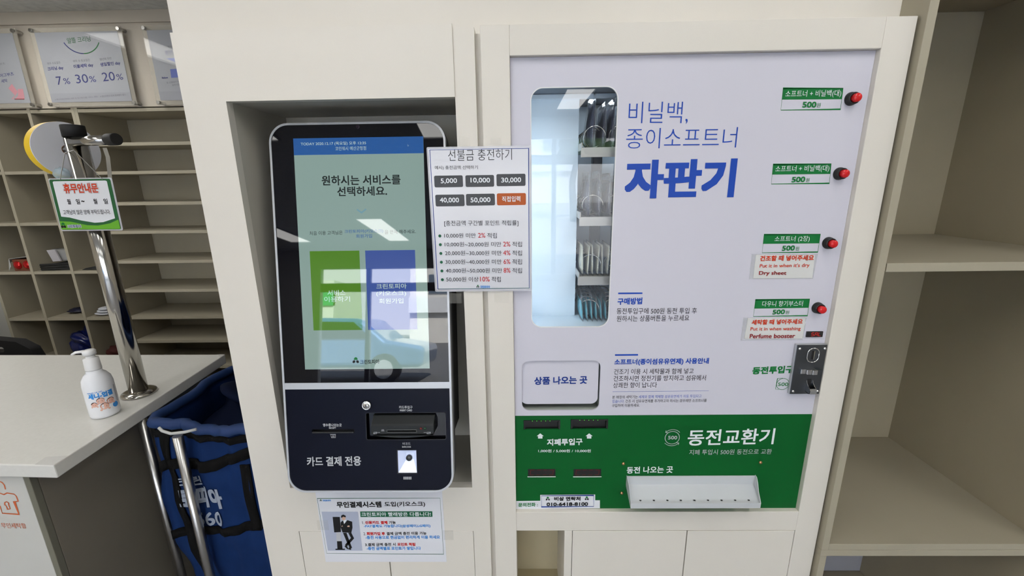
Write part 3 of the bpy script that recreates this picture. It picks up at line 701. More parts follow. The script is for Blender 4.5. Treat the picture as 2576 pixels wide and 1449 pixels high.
# lower panel with openings
def krect(a, b, c, d):
    p = PK.uv(a, b); q = PK.uv(c, d); return p[0], q[0], q[1], p[1]
sl = krect(784, 1080, 892, 1089.5); rd = krect(919, 1038, 1123, 1106); bc = krect(998, 1131, 1050, 1191)
rl = lambda r, rad=.002: rrect(r[0], r[1], r[2], r[3], rad, 4)
plate('lower_panel', [lo_, rl(sl, .0038), rl(rd, .004), rl(bc, .001)], .004, PK, 0, kblack, ki)
def kbox(name, m_, r, w0, w1, par, bev=.0006, label=None):
    return MB().box(r[0], r[1], r[2], r[3], w0, w1, PK.M).build(name, m_, par, bev, label)
kbox('receipt_slot', blackp, (sl[0]+.002, sl[1]-.001, sl[2]+.0012, sl[2]+.0045), -.002, .0035, ki)
kbox('recess_back', blackp, (sl[0]-.002, sl[1]+.002, sl[2]-.002, sl[3]+.002), -.014, -.012, ki, 0)
kbox('reader_recess', kglass, (rd[0]-.002, rd[1]+.002, rd[2]-.002, rd[3]+.002), -.012, -.010, ki, 0)
plate('reader_frame', [rl(rd, .004), rrect(rd[0]+.0012, rd[1]-.0012, rd[2]+.0012, rd[3]-.0012, .0034, 4)], .003, PK, .0006, mat('gloss_black', (.015, .015, .017), .1), ki)
# card reader: front block, sloped top, lower lip
rx0, rx1 = PK.uv(934, 1093, .013)[0], PK.uv(1092, 1093, .013)[0]; rv0, rv1 = PK.uv(1000, 1093, .013)[1], PK.uv(1000, 1066, .012)[1]; rv2 = PK.uv(1000, 1043, -.004)[1]
rdm = mat('reader_black', (.013, .015, .016), .35, spec=.3)
prf = [(-.010, rv0), (.013, rv0), (.014, rv1-.004), (.012, rv1), (-.004, rv2), (-.010, rv2)]
cr_ = MB().prism([PK.at(rx0, b, a) for a, b in prf], PK.eu*(rx1-rx0)).build('card_reader', rdm, ki, .0018)
nn = 14; lipp = [(rx0+.003+(rx1-rx0-.006)*i/nn, rv0-.0022-.0055*math.sin(math.pi*i/nn)) for i in range(nn+1)]
MB().prism([PK.at(a, b, -.004) for a, b in lipp], PK.n*.018).build('lower_lip', rdm, cr_, .0008)
ca_, cb_ = PK.uv(975, 1086, .014)[0], PK.uv(1047, 1086, .014)[0]; cv = PK.uv(1010, 1084, .014)[1]
MB().box(ca_-.002, cb_+.002, cv-.004, cv+.004, .012, .0148, PK.M).build('slot_bezel', mat('reader_grey', (.03, .033, .033), .4), cr_, .0006)
MB().box(ca_, cb_, cv-.0014, cv+.0014, .0140, .0152, PK.M).build('card_slot', mat('slot_void', (.001, .001, .001), .9, spec=0), cr_)
for x, m_ in ((1059, mat('led_off_red', (.12, .01, .01), .2)), (1069, mat('led_off_green', (.01, .05, .02), .2))):
    u, v = PK.uv(x, 1078, .014); MB().lathe([(.0028, 0), (.0028, .0010), (.0018, .0018), (0, .002)], PK.M @ Matrix.Translation((u, v, .0137)), 14).build('indicator', m_, cr_)
qr = Print(Pl(PK.at(0, 0, .0143), PK.eu, PK.ev), .0002)
for a, b in ((940, 948), (1074, 1083)): qr.frame(INK['pale'], [(a, 1091), (b, 1091), (b, 1087.5), (a, 1087.5)], .0007)
qr.line(INK['pale'], [(949, 1088), (956, 1088)], .0006); qr.line(INK['pale'], [(1066, 1088), (1073, 1088)], .0006)
qr.q(INK['grey'], (959, 1085), (967, 1085), (966, 1080), (960, 1080)); qr.flush(cr_)
# barcode scanner window
sb = mat('scanner_lit', (.75, .8, .95), .3, emit=(.72, .8, 1.0), es=.55)
b0, b1, b2, b3 = bc[0]+.0022, bc[1]-.0008, bc[2]+.002, bc[3]-.0015
plate('scanner_frame', [rl(bc, .001), [(b0, b2), (b1, b2), (b1, b3), (b0, b3)]], .004, PK, .0012, blackp, ki)
bw, bh = b1-b0, b3-b2; c0_, c1_, c2_, c3_ = b0+bw*.38, b0+bw*.78, b2+bh*.5, b2+bh*.8
def q4(pts): return [tuple(PK.at(*p)) for p in pts]
for nm, pts in (('scanner_floor', [(b0, b2, 0), (b1, b2, 0), (c1_, c2_, -.011), (c0_, c2_, -.011)]), ('scanner_wall', [(b0, b2, 0), (c0_, c2_, -.011), (c0_, c3_, -.011), (b0, b3, 0)]),
                ('scanner_wall', [(b1, b2, 0), (b1, b3, 0), (c1_, c3_, -.011), (c1_, c2_, -.011)]), ('scanner_roof', [(b0, b3, 0), (c0_, c3_, -.011), (c1_, c3_, -.011), (b1, b3, 0)]),
                ('scanner_back', [(c0_, c2_, -.011), (c1_, c2_, -.011), (c1_, c3_, -.011), (c0_, c3_, -.011)])):
    m_ = sb if nm == 'scanner_floor' else mat('scanner_lit_side', (.5, .55, .7), .35, emit=(.5, .57, .78), es=.5) if nm != 'scanner_back' else mat('scanner_back', (.6, .65, .8), .35, emit=(.6, .68, .9), es=.5)
    MB().add(q4(pts), [(0, 1, 2, 3)]).build(nm, m_, ki)
u, v = PK.uv(1029, 1152, -.007)
MB().lathe([(.0072, 0), (.0072, .004), (.0055, .0055), (0, .006)], PK.M @ Matrix.Translation((u, v, -.010)), 24).build('scanner_lens', mat('lens_grey', (.03, .032, .035), .15), ki)
# lock
u, v = PK.uv(923, 1019)
lk = MB().lathe([(.0105, 0), (.0105, .004), (.0095, .005), (.0078, .005), (.0076, .0042), (.0074, .0052), (0, .0055)], PK.M @ Matrix.Translation((u, v, 0)), 32).build('key_lock', chrome, ki)
MB().box(u-.0012, u+.0012, v-.0036, v+.0036, .005, .006, PK.M).build('keyhole', blackp, lk)
# camera lens at the top
u, v = PK.uv(900, 319); MB().lathe([(.0042, 0), (.0042, .0003), (.0028, .0004), (0, .0003)], PK.M @ Matrix.Translation((u, v, 0)), 20).build('camera_lens', mat('lens_dark', (.03, .02, .03), .1), ki)
# rear housing and mount
MB().box(k0+.02, k1-.012, -.36, .38, -.085, -.0365, PK.M).build('rear_housing', black_rubber, ki, .004)
MB().box(k0+.08, k1-.001, -.27, .33, -.115, -.037, PK.M).build('mount', black_rubber, ki, .003)
# screen
scr_back = screen_mat('screen_back', (.23, .33, .30), 1.0)
scr = plate('screen', [[(su0, sv0), (su1, sv0), (su1, sv1), (su0, sv1)]], .0006, PK, .0008, scr_back, ki)
E = lambda n, r, g, b, es=1.: screen_mat('screen_'+n, tuple(((v/255+.055)/1.055)**2.4 for v in (r, g, b)), es)
SC = dict(blue=E('blue', 30, 84, 150), dark=E('dark_text', 30, 40, 40, .6), green=E('green', 78, 126, 36), ind=E('indigo', 62, 84, 150), pale=E('pale_text', 175, 195, 190), link=E('link_blue', 60, 100, 150), chev=E('chevron', 110, 150, 165))
q = Print(Pl(PK.at(0, 0, .0008), PK.eu, PK.ev), .00015)
hv = q.pl.uv(900, 388)[1]
q.uvpoly(SC['blue'], [(su0, hv), (su1, hv), (su1, sv1), (su0, sv1)])
q.t('TODAY 2020.12.17 (목요일) 오후 12:35', SC['pale'], (757, 368), (921, 365), 10, .005)
q.t('코인워시 예산군청점', SC['pale'], (844, 379), (921, 377.5), 10)
q.t('원하시는 서비스를', SC['dark'], (810, 467), (1008, 464), 25, .02)
q.t('선택하세요.', SC['dark'], (849, 494), (974, 492), 24, .02)
q.line(SC['chev'], [(898, 527), (909.5, 535), (921, 526)], .003)
q.t('처음 이용 고객님은', SC['dark'], (779, 592), (862, 590), 10)
q.t('크린토피아(키오스크)', SC['link'], (867, 588), (964, 586), 10, .01)
q.t('회원가입', SC['link'], (896, 599), (936, 598), 9.5, .01)
q.t('을 먼저 해주세요.', SC['dark'], (968, 589), (1046, 587), 10)
a = q.pl.uv(781, 632); b = q.pl.uv(911, 830); c = q.pl.uv(920, 631); d = q.pl.uv(1050, 829)
gu0 = (q.pl.uv(781, 632)[0]+q.pl.uv(787, 830)[0])/2; gu1 = (q.pl.uv(905, 632)[0]+b[0])/2
bu0 = (c[0]+q.pl.uv(925, 829)[0])/2; bu1 = (q.pl.uv(1044, 630)[0]+d[0])/2
for x0, x1, m_ in ((gu0, gu1, SC['green']), (bu0, bu1, SC['ind'])): q.uvpoly(m_, [(x0, b[1]), (x1, b[1]), (x1, a[1]), (x0, a[1])])
q.t('서비스', SC['pale'], (824, 744), (870, 743), 14, .012); q.t('이용하기', SC['pale'], (816, 760), (881, 759), 14, .012)
q.t('크린토피아', SC['pale'], (947, 727), (1023, 726), 13, .012); q.t('(키오스크)', SC['pale'], (947, 746), (1022, 745), 14, .012); q.t('회원가입', SC['pale'], (954, 764), (1015, 763), 13, .012)
q.t('크린토피아', SC['dark'], (906, 916), (955, 915), 11, .02)
emblem(q, 895, 906, 9)
q.q(SC['pale'], (1025, 362), (1025, 369), (1029, 367))
q.flush(scr)
# lettering on the lower panel
q = Print(PK)
pg = INK['pale']
q.t('카드 결제 전용', pg, (773, 1173), (909, 1171), 24, .02)
q.t('카드투입구', pg, (1004, 1028), (1038, 1028), 7.5, .015); q.t('INSERT CARD', pg, (1006, 1034.5), (1037, 1034.5), 5, .02)
q.t('영수증나오는곳', pg, (813, 1073), (860, 1073), 8, .02); q.t('RECEIPT', pg, (828, 1078.5), (846, 1078.5), 4.5, .02)
q.frame(pg, [(834, 1101), (844, 1101), (844, 1093), (832, 1093)], .0008); q.q(INK['grey'], (835, 1100), (842, 1100), (842, 1095), (835, 1095)); q.line(pg, [(830, 1092.5), (845, 1092.5)], .0007)
q.t('바코드', pg, (1013, 1119), (1033, 1119), 6.5, .0); q.t('BARCODE', pg, (1012, 1126), (1034, 1126), 4.5, .01)
x = 1015
for wd in (2, .8, 1.5, .6, 2.4, .8, 1, 2, .6, 1.6):
    q.q(pg, (x, 1206), (x+wd, 1206), (x+wd, 1199), (x, 1199)); x += wd+.75
q.flush(ki)

# ================================================================== LAMINATED PRICE NOTICE
PN = front(-.0045)
nu0 = (PN.uv(1072, 368)[0]+PN.uv(1095, 733)[0])/2; nu1 = (PN.uv(1335, 367)[0]+PN.uv(1338, 733)[0])/2
nv1 = PN.uv(1200, 368)[1]; nv0 = PN.uv(1200, 733)[1]
nt_ = thing('price_notice', 'laminated prepaid charging notice with grey amount boxes taped beside the kiosk screen', 'notice', (nu0, -.0045, nv0))
plate('laminate', [rrect(nu0, nu1, nv0, nv1, .003, 4)], .0004, PN, -.0002, lam_edge, nt_)
plate('sheet', [[(nu0+.0035, nv0+.0035), (nu1-.0035, nv0+.0035), (nu1-.0035, nv1-.0035), (nu0+.0035, nv1-.0035)]], .0003, PN, .0003, lam, nt_)
q = Print(Pl(PN.at(0, 0, .0004), PN.eu, PN.ev), .00025)
q.line(INK['deep'], [(nu0+.0065, nv0+.006), (nu0+.0065, nv1-.0055), (nu1-.005, nv1-.0055), (nu1-.005, nv0+.006)], .0011, 0, True, False)
q.line(INK['teal'], [(nu0+.007, nv0+.0065), (nu1-.0055, nv0+.0065)], .0008, 1, False, False)
q.t('선불금 충전하기', INK['black'], (1128, 405), (1288, 402), 28, -.010)
q.t('예시) 충전금액 선택하기', INK['black'], (1094, 428), (1202, 427), 11)
for r in (((1093, 471), (1165, 471), (1164, 441), (1092, 442), 'dgrey', '5,000', (1109, 463), (1150, 462)), ((1171, 470), (1243, 470), (1243, 440), (1171, 441), 'dgrey', '10,000', (1184, 461), (1233, 461)),
          ((1249, 468), (1322, 468), (1322, 437), (1249, 438), 'dgrey', '30,000', (1261, 461), (1311, 460)), ((1096, 519), (1169, 519), (1168, 489), (1095, 490), 'dgrey', '40,000', (1107, 511), (1155, 511)),
          ((1173, 517), (1245, 517), (1245, 487), (1172, 488), 'dgrey', '50,000', (1184, 511), (1234, 510)), ((1250, 516), (1323, 516), (1323, 486), (1250, 486), 'brown', '직접입력', (1263, 508), (1309, 507))):
    a = [q.pl.uv(*p) for p in r[:4]]
    q.uvpoly(INK[r[4]], rrect((a[0][0]+a[3][0])/2, (a[1][0]+a[2][0])/2, (a[0][1]+a[1][1])/2, (a[2][1]+a[3][1])/2, .003, 3)); q.t(r[5], INK['white'], r[6], r[7], 14, .015)
q.t('[충전금액 구간별 포인트 적립률]', INK['black'], (1118, 570), (1304, 569), 15)
for i, (y, s_, xe, pc, p0, p1, e0_, e1_) in enumerate(((599, '10,000원 미만', 1197, '2%', 1203, 1221, 1226, 1250), (621, '10,000원~20,000원 미만', 1261, '2%', 1266, 1284, 1289, 1313), (643, '20,000원~30,000원 미만', 1262, '4%', 1266, 1284, 1289, 1313),
        (665, '30,000원~40,000원 미만', 1262, '6%', 1267, 1284, 1289, 1313), (687, '40,000원~50,000원 미만', 1263, '8%', 1267, 1284, 1289, 1313), (709, '50,000원 이상', 1204, '10%', 1208, 1232, 1237, 1260))):
    u, v = q.pl.uv(1106.5+i*1.3, y-5.5); q.uvpoly(INK['teal'], circ(u, v, .0032, 16), 1)
    q.t(s_, INK['black'], (1118+i*1, y), (xe, y), 12.5); q.t(pc, INK['red'], (p0, y-1), (p1, y-1), 12, .005); q.t('적립', INK['black'], (e0_, y), (e1_, y), 13)
emblem(q, 1202, 720, 4); q.t('크린토피아', INK['sky'], (1208, 725), (1233, 725), 7, .04)
q.flush(nt_)
for (x, y, w_, h_) in ((1170, 357, 24, 24), (1146, 750, 30, 26), (1262, 748, 36, 26), (1248, 356, 26, 16)):
    a = PF.uv(x-w_/2, y+h_/2); b = PF.uv(x+w_/2, y-h_/2)
    MB().box(a[0], b[0], -.0056 if y < 500 else -.0008, -.0053 if y < 500 else -.0004, a[1], b[1]).build('tape_piece', tape_faint, nt_)

# ================================================================== A4 PAPER under the kiosk
PA = front(-.0008)
ac = [PA.uv(*p) for p in ((795, 1240), (1113, 1240), (1123, 1414), (818, 1413))]
au0, au1 = (ac[0][0]+ac[3][0])/2, (ac[1][0]+ac[2][0])/2; av0 = (ac[2][1]+ac[3][1])/2; av1 = av0+.222
ap = thing('paper_poster', 'white paper poster about the kiosk system taped below the kiosk', 'poster', (au0, -.0008, av0))
plate('sheet', [[(au0, av0), (au1, av0), (au1, av1), (au0, av1)]], .0003, PA, 0, paper, ap)
q = Print(PA, .00025)
q.frame(INK['teal'], [(798, 1254), (1107, 1253), (1116, 1394), (822, 1392)], .0009)
q.t('무인결제시스템', INK['black'], (848, 1277), (960, 1276), 15, .035); q.t('도입(키오스크)', INK['black'], (968, 1276), (1070, 1275), 14, .02)
q.q(mat('ink_photo_backdrop_grey', (.42, .46, .58), .5), (825, 1385), (912, 1385), (900, 1287), (809, 1287))
q.q(INK['teal'], (907, 1300.5), (1088, 1300), (1087.5, 1286), (906, 1286.5)); q.t('크린토피아 빨래방은 다릅니다!', INK['white'], (910, 1298.5), (1084, 1298), 10, .015)
q.t('1.', INK['black'], (912, 1318), (917, 1318), 7); q.t('신용카드 결제', INK['red'], (919, 1318), (975, 1318), 8, .035); q.t('가능', INK['black'], (979, 1318), (996, 1318), 8, .02)
q.t('-PAY결제도 가능합니다(삼성페이,LG페이)', INK['sky'], (916, 1328), (1083, 1327), 8.5, .025)
q.t('2.', INK['black'], (915, 1346), (921, 1346), 7); q.t('회원가입 후', INK['red'], (923, 1346), (969, 1346), 8, .035); q.t('결제 금액 충전 이용 가능', INK['black'], (973, 1346), (1073, 1345), 8, .02)
q.t('-충전 사용으로 현금없이 편리하게 이용 하세요', INK['sky'], (920, 1356), (1107, 1355), 8.5, .025)
q.t('3.결제 금액 충전 시', INK['black'], (919, 1374), (996, 1373), 8, .02); q.t('포인트 적립', INK['red'], (1000, 1373), (1045, 1373), 8, .035)
q.t('-충전 금액별로 포인트가 쌓입니다', INK['sky'], (923, 1383.5), (1059, 1383), 8.5, .025)
emblem(q, 807, 1258, 3); q.t('크린토피아', INK['sky'], (812, 1261), (833, 1261), 4.5, .04)
# printed picture: kiosk on its stand and a man in a dark suit leaning on it
bk = INK['black']; sk = mat('ink_skin', (.62, .4, .3), .5)
q.q(bk, (841, 1339), (858, 1338), (855, 1300), (837, 1300), k=1); q.q(INK['pale'], (847, 1361), (858, 1361), (857, 1339), (846, 1339), k=1)
q.q(bk, (849, 1381), (862, 1381), (860, 1361), (848, 1361), k=1); q.q(bk, (844, 1383), (868, 1383), (868, 1380), (844, 1380), k=1)
q.q(sk, (860, 1306), (864, 1309), (869, 1308), (870, 1301), (866, 1297), (861, 1299), k=1); q.q(bk, (858, 1301), (861, 1302), (863, 1299), (870, 1301), (870, 1297), (864, 1294), (859, 1296), k=2)
q.q(bk, (862, 1339), (884, 1340), (887, 1327), (886, 1312), (874, 1308), (868, 1316), (862, 1309), (857, 1314), (857, 1326), k=1)
q.q(INK['white'], (866, 1318), (872, 1308), (868, 1307), (864, 1310), k=2); q.q(sk, (858, 1324), (863, 1324), (862, 1321), k=2); q.q(sk, (874, 1325), (880, 1325), (879, 1321), (874, 1322), k=2)
q.q(bk, (872, 1362), (880, 1378), (886, 1378), (876, 1352), (872, 1340), (863, 1340), k=1); q.q(bk, (868, 1370), (873, 1374), (891, 1354), (884, 1340), (876, 1340), (883, 1353), k=1)
q.q(bk, (867, 1374), (874, 1381), (877, 1380), (871, 1369), k=2); q.q(bk, (876, 1381), (883, 1383), (884, 1377), (879, 1376), k=2)
q.flush(ap)
for p in ((813, 1320), (1128, 1345)):
    a = PF.uv(p[0]-12, p[1]+12); b = PF.uv(p[0]+12, p[1]-12); MB().box(a[0], b[0], -.0017, -.0014, a[1], b[1]).build('tape_piece', tape_faint, ap)

# ================================================================== OPEN SHELF UNIT (right)
rs = thing('open_shelf_unit', 'tall beige open shelf unit to the right of the vending machine', 'shelf', (1.03, .2, 0))
SX0, SX1, SY0, SY1 = .755, 1.30, -.014, .45
zf, zu = .655, 1.372
box('side_board', beige, SX0, SX0+.017, SY0, SY1, zf-.0175, CEIL-.05, rs, .0008)
box('side_board', beige_in, SX1, SX1+.018, SY0, SY1, zf-.0175, CEIL-.05, rs, .0008)
box('back_board', beige_in, SX0+.017, SX1, SY1-.006, SY1, 0, CEIL-.05, rs, 0)
box('base_board', beige, SX0+.0172, SX1-.0002, SY0+.0005, SY1-.006, zf-.0175, zf, rs, .0008)
box('shelf', beige, SX0+.0195, SX1-.001, SY0+.0005, SY1-.006, zu-.019, zu, rs, .0008)
ztop = P(2435, 30, SY1-.006).z
box('top_board', beige_in, SX0+.0172, SX1-.0002, SY0+.0005, SY1-.006, ztop, ztop+.018, rs, .0008)
rb = thing('low_shelf_unit', 'lower beige shelf unit standing beneath the tall right shelf unit', 'shelf', (1.03, .2, 0))
box('top_board', beige, SX0, SX1+.018, SY0, SY1-.0065, zf-.036, zf-.018, rb, .0008)
box('side_board', beige, SX0, SX0+.017, SY0, SY1-.0065, 0, zf-.0362, rb, .0008)
box('side_board', beige_in, SX1, SX1+.018, SY0, SY1-.0065, 0, zf-.0362, rb, .0008)
box('back_board', mat('grey_back_board', (.30, .30, .33), .5), SX0+.0172, SX1-.0002, SY1-.014, SY1-.007, 0, zf-.0362, rb, 0)
box('bottom_board', beige_in, SX0+.0172, SX1-.0002, SY0, SY1-.0145, .06, .078, rb, .0008)
box('trim_3', cream, 1.335, XR, .3, .46, 0, CEIL-.001, None, .001, kind='structure')

# ================================================================== LEFT CUBBY SHELVES
FY, BY = 1.6, 1.905
cs = thing('cubby_shelf', 'beige cubbyhole shelf unit behind the counter with three columns', 'shelf', (-2.85, 1.75, 0))
T = .018
cols = [-3.225, -2.977, -2.728, -2.478]
zs = [1.968, 1.64, 1.345, 1.05, .752, .455, .16]
for i, x in enumerate(cols): box('upright', beige, x-T/2 if i < 3 else x-.009, x+T/2, FY, BY, .02, zs[0]+T-.001, cs, .001)
for z in zs:
    for i in range(3): box('shelf', beige, cols[i]+T/2+.0003, cols[i+1]-T/2-.0003, FY+.001, BY-.001, z-T/2, z+T/2, cs, .0008)
box('back_board', beige_in, cols[0], cols[3], BY, BY+.008, .02, zs[0], cs, 0)
ws = thing('wide_shelf_unit', 'beige wide shelf unit with many thin shelves left of the kiosk cabinet', 'shelf', (-1.8, 1.75, 0))
wx0, wx1 = cols[3]+.012, -.9
box('upright', beige, wx0-.0025, wx0+.0155, FY, BY, .02, zs[0]+T-.001, ws, .001)
box('upright', beige, wx1, wx1+.018, FY, BY, .02, zs[0]+T-.001, ws, .001)
for z in (1.968, 1.788, 1.632, 1.456, 1.289, 1.11, .929, .755, .596, .42, .25):
    box('shelf', beige, wx0+.016, wx1-.0003, FY+.001, BY-.001, z-T/2, z+T/2, ws, .0008)
box('back_board', beige, wx0+.003, wx1, BY, BY+.008, .02, zs[0], ws, 0)

# posters on the bulkhead, in clear acrylic on four stand-offs
PQ = front(1.572); PW = front(1.566)
def poster(label, tl, tr, br, bl, g, body):
    """corners of the paper (u0,u1,v0,v1) in metres on PQ; g = margin of the acrylic"""
    u0, u1, v0, v1 = tl, tr, br, bl
    t = thing('poster_frame', label, 'poster', (u0, 1.572, v0), 'acrylic framed posters above the shelves')
    plate('paper', [[(u0, v0), (u1, v0), (u1, v1), (u0, v1)]], .001, PQ, 0, mat('poster_paper', (.40, .415, .45), .55), t)
    plate('acrylic_back', [[(u0-g, v0-g), (u1+g, v0-g), (u1+g, v1+g), (u0-g, v1+g)]], .003, PQ, -.0012, mat('acrylic_back', (.75, .70, .60), .05, alpha=.3), t)
    plate('acrylic_front', [[(u0-g, v0-g), (u1+g, v0-g), (u1+g, v1+g), (u0-g, v1+g)]], .002, PQ, .0035, acrylic, t)
    for a in (u0-g*.45, u1+g*.45):
        for b in (v0-g*.45, v1+g*.45):
            MB().tube([(a, 1.61, b), (a, 1.563, b)], .0095, 18).build('standoff', satin, t, .001)
    q = Print(PQ, .0004); body(q, u0, u1, v0, v1); q.flush(t)
def smile(q, pts, m_): q.line(m_, pts, .005)
def pmid(q, u0, u1, v0, v1):
    q.uvpoly(mat('ink_band_grey', (.36, .37, .41), .5), [(u0, v0), (u1, v0), (u1, v0+.045), (u0, v0+.045)])
    q.t('알뜰 크리닝', INK['green'], (171, 110), (229, 104), 14)
    cx, cy = q.pl.uv(200, 85)
    arc = [(cx+.105*math.cos(math.radians(a)), cy+.03-.03+.095*math.sin(math.radians(a))) for a in range(205, 336, 8)]
    q.line(INK['navy'], arc[:9], .005, 0, False, False); q.line(INK['green'], arc[8:], .005, 0, False, False)
    q.t('매주 수요일은', INK['grey'], (120, 163.5), (153, 160.5), 6.5); q.t('매주 수·토요일은', INK['grey'], (185, 157.5), (227, 154), 6.5); q.t('일년에 한번', INK['grey'], (252, 153), (281, 150), 6.5)
    q.t('크리닝 day', INK['navy'], (122, 180), (161, 176), 11, .02); q.t('이불세탁 day', INK['navy'], (187, 174), (236, 169), 11, .02); q.t('생일할인 day', INK['navy'], (254, 169), (304, 164), 11, .02)
    q.t('7', INK['navy'], (145, 214), (158, 213), 21); q.t('%', INK['navy'], (162, 212), (178, 211), 15)
    q.t('30', INK['navy'], (193, 210), (224, 208), 22); q.t('%', INK['navy'], (227, 207), (243, 206), 15)
    q.t('20', INK['navy'], (260, 205), (291, 202), 22); q.t('%', INK['navy'], (295, 202), (311, 200), 15)
    q.t('※ 특수의류(한복류) 세탁 및 침구류(이불) 서비스 제외', INK['grey'], (139, 254), (246, 246), 5); q.t('※ 할인쿠폰과 함께 중복할인 불가', INK['grey'], (253, 245.5), (317, 240.5), 5)
def pleft(q, u0, u1, v0, v1):
    q.t('양털 부츠', INK['grey'], (-18, 166), (14, 163), 6)
    q.t('어그부츠', INK['navy'], (1, 195), (36, 190), 9, .01); q.t('세탁', INK['navy'], (5, 209), (20, 207), 9, .01)
    pk = INK['pink']
    q.q(pk, (29, 249), (33, 250), (45, 231), (30, 211), (21, 222), (38, 240)); q.q(pk, (38, 249), (62, 249), (62, 244), (58, 224), (45, 224), (46, 241), k=1)
    q.line(INK['dred'], [(37, 249.5), (62, 249.5)], .004, 2)
    q.q(pk, (-40, 249), (-12, 249), (-14, 224), (-30, 224))
def pright(q, u0, u1, v0, v1):
    q.uvpoly(MATS['ink_band_grey'], [(u0, v0), (u1, v0), (u1, v0+.045), (u0, v0+.045)])
    q.t('누렇게 변한', INK['grey'], (416, 122), (448, 119), 6); q.t('황변세탁', INK['navy'], (417, 140), (456, 136), 13, .015)
    q.q(INK['ltblue'], (418, 147), (470, 168), (520, 140)); q.t('Before', INK['navy'], (408, 198), (423, 197), 4.5, .03)
    q.q(mat('ink_faded_grey', (.40, .42, .46), .5), (404, 188), (418, 188), (418, 152), (404, 153)); q.q(INK['ltblue'], (431, 196), (460, 194), (458, 172), (428, 174), k=0)
    q.t('열, 오염물질이 의류를', INK['grey'], (420, 211), (458, 207), 5); q.t('황변시킵니다', INK['grey'], (434, 217), (460, 214), 5)
pm = [PQ.uv(*p) for p in ((94, 89), (296, 71), (329, 250), (126, 262))]
pv1, pv0 = (pm[0][1]+pm[1][1])/2, (pm[2][1]+pm[3][1])/2; pu0, pu1 = (pm[0][0]+pm[3][0])/2, (pm[1][0]+pm[2][0])/2
poster('middle acrylic framed poster with discount percentages above the cubby shelves', pu0, pu1, pv0, pv1, .023, pmid)
e1 = (PQ.uv(41, 97)[0]+PQ.uv(73, 268)[0])/2
poster('leftmost acrylic framed poster showing pink boots above the cubby shelves', e1-.45, e1, pv0, pv1, .023, pleft)
e2 = (PQ.uv(372, 66)[0]+PQ.uv(397, 245)[0])/2
poster('acrylic framed poster partly hidden behind the kiosk cabinet edge', e2, e2+.45, pv0, pv1, .023, pright)

# things lying in the cubbies
def lump(m_, c, r, name, parent=None, seed=1, amp=.18, seg=18, rings=12, label=None, sub=1):
    rnd = random.Random(seed); ks = [(rnd.uniform(1, 5), rnd.uniform(1, 5), rnd.uniform(1, 5), rnd.uniform(0, 6)) for _ in range(6)]
    def fn(p):
        s_ = 1.
        for a, b, c_, d in ks: s_ += amp/2*math.sin(a*p.x*2+b*p.y*2+c_*p.z*2+d)
        return s_
    b = MB().ell(c, r, seg=seg, rings=rings, fn=fn)
    zmin = min(v[2] for v in b.v)
    return b.build(name, m_, parent, label=label, sub=sub)
SH = lambda z: z+T/2
o = lump(mat('black_bag_plastic', (.006, .006, .006), .25), (-3.055, 1.68, SH(zs[1])+.042), (.05, .05, .036), 'bag_bundle', seed=3); tag(o, 'crumpled black plastic bundle in the second row cubby at far left', 'bag')
c1z = SH(zs[3])
t = thing('red_box', 'brown box with two round red lids in a cubby, white plastic over it', 'box', (-3.03, 1.66, c1z))
box('carton', mat('brown_card', (.16, .045, .02), .5), -3.112, -2.989, 1.625, 1.73, c1z, c1z+.072, t, .003)
for a, z_ in ((-3.082, .036), (-3.022, .038)):
    MB().lathe([(.025, 0), (.025, .004), (.017, .011), (0, .014)], Matrix.Translation((a, 1.625, c1z+z_)) @ Matrix.Rotation(math.pi/2, 4, 'X'), 24).build('round_lid', mat('glossy_red', (.45, .01, .01), .1, metal=.5), t)
o = MB().add([(-3.155, 1.63, c1z+.002), (-3.116, 1.613, c1z+.03), (-3.118, 1.617, c1z+.078), (-2.99, 1.62, c1z+.092), (-2.99, 1.72, c1z+.088), (-3.14, 1.72, c1z+.07), (-3.14, 1.64, c1z+.055)], [(0, 1, 2, 6), (2, 3, 4, 5), (6, 2, 5)]).build('plastic_wrap', mat('white_film', (.6, .62, .62), .3, bump=.6), None)
sm = o.modifiers.new('s', 'SOLIDIFY'); sm.thickness = .002; tag(o, 'crumpled white plastic wrapping lying over the red lidded box', 'wrapper')
t = thing('black_cloth', 'folded black cloth under a clear bag in the middle cubby', 'cloth', (-2.78, 1.68, c1z))
for i in range(3): MB().tube([(-2.94, 1.625, c1z+.008+i*.0135), (-2.86, 1.63, c1z+.009+i*.014), (-2.745, 1.65, c1z+.010+i*.016)], .0075, 10).build('fold', mat('black_cloth', (.012, .012, .012), .85), t)
box('fold', MATS['black_cloth'], -2.88, -2.74, 1.64, 1.75, c1z, c1z+.042, t, .006)
t = thing('clear_bag', 'clear plastic bag with white papers on top of the folded black cloth', 'bag', (-2.78, 1.66, c1z+.05))
box('film', mat('dull_film', (.5, .5, .5), .2, alpha=.5, bump=.5), -2.915, -2.745, 1.67, 1.74, c1z+.05, c1z+.125, t, .01)
MB().prism([(-2.912, 1.655, c1z+.122), (-2.86, 1.655, c1z+.126), (-2.835, 1.65, c1z+.055), (-2.885, 1.65, c1z+.052)], (0, .008, 0)).build('paper', mat('grey_paper', (.42, .40, .42), .6), t)
c2z = SH(zs[3])
o = MB().prism([(-2.70, 1.63, c2z+.001), (-2.55, 1.63, c2z+.001), (-2.55, 1.63, c2z+.035), (-2.67, 1.63, c2z+.012)], (0, .06, 0)).build('comb_case', MATS['black_cloth'], None, .002); tag(o, 'flat black and pale blue item at the right end of the fourth row', 'case')
c3z = SH(zs[4])
o = lump(mat('navy_item', (.01, .012, .035), .4), (-2.88, 1.72, c3z+.017), (.06, .05, .014), 'folded_cap', seed=5); tag(o, 'small dark navy folded item in the fifth row cubby', 'cloth')
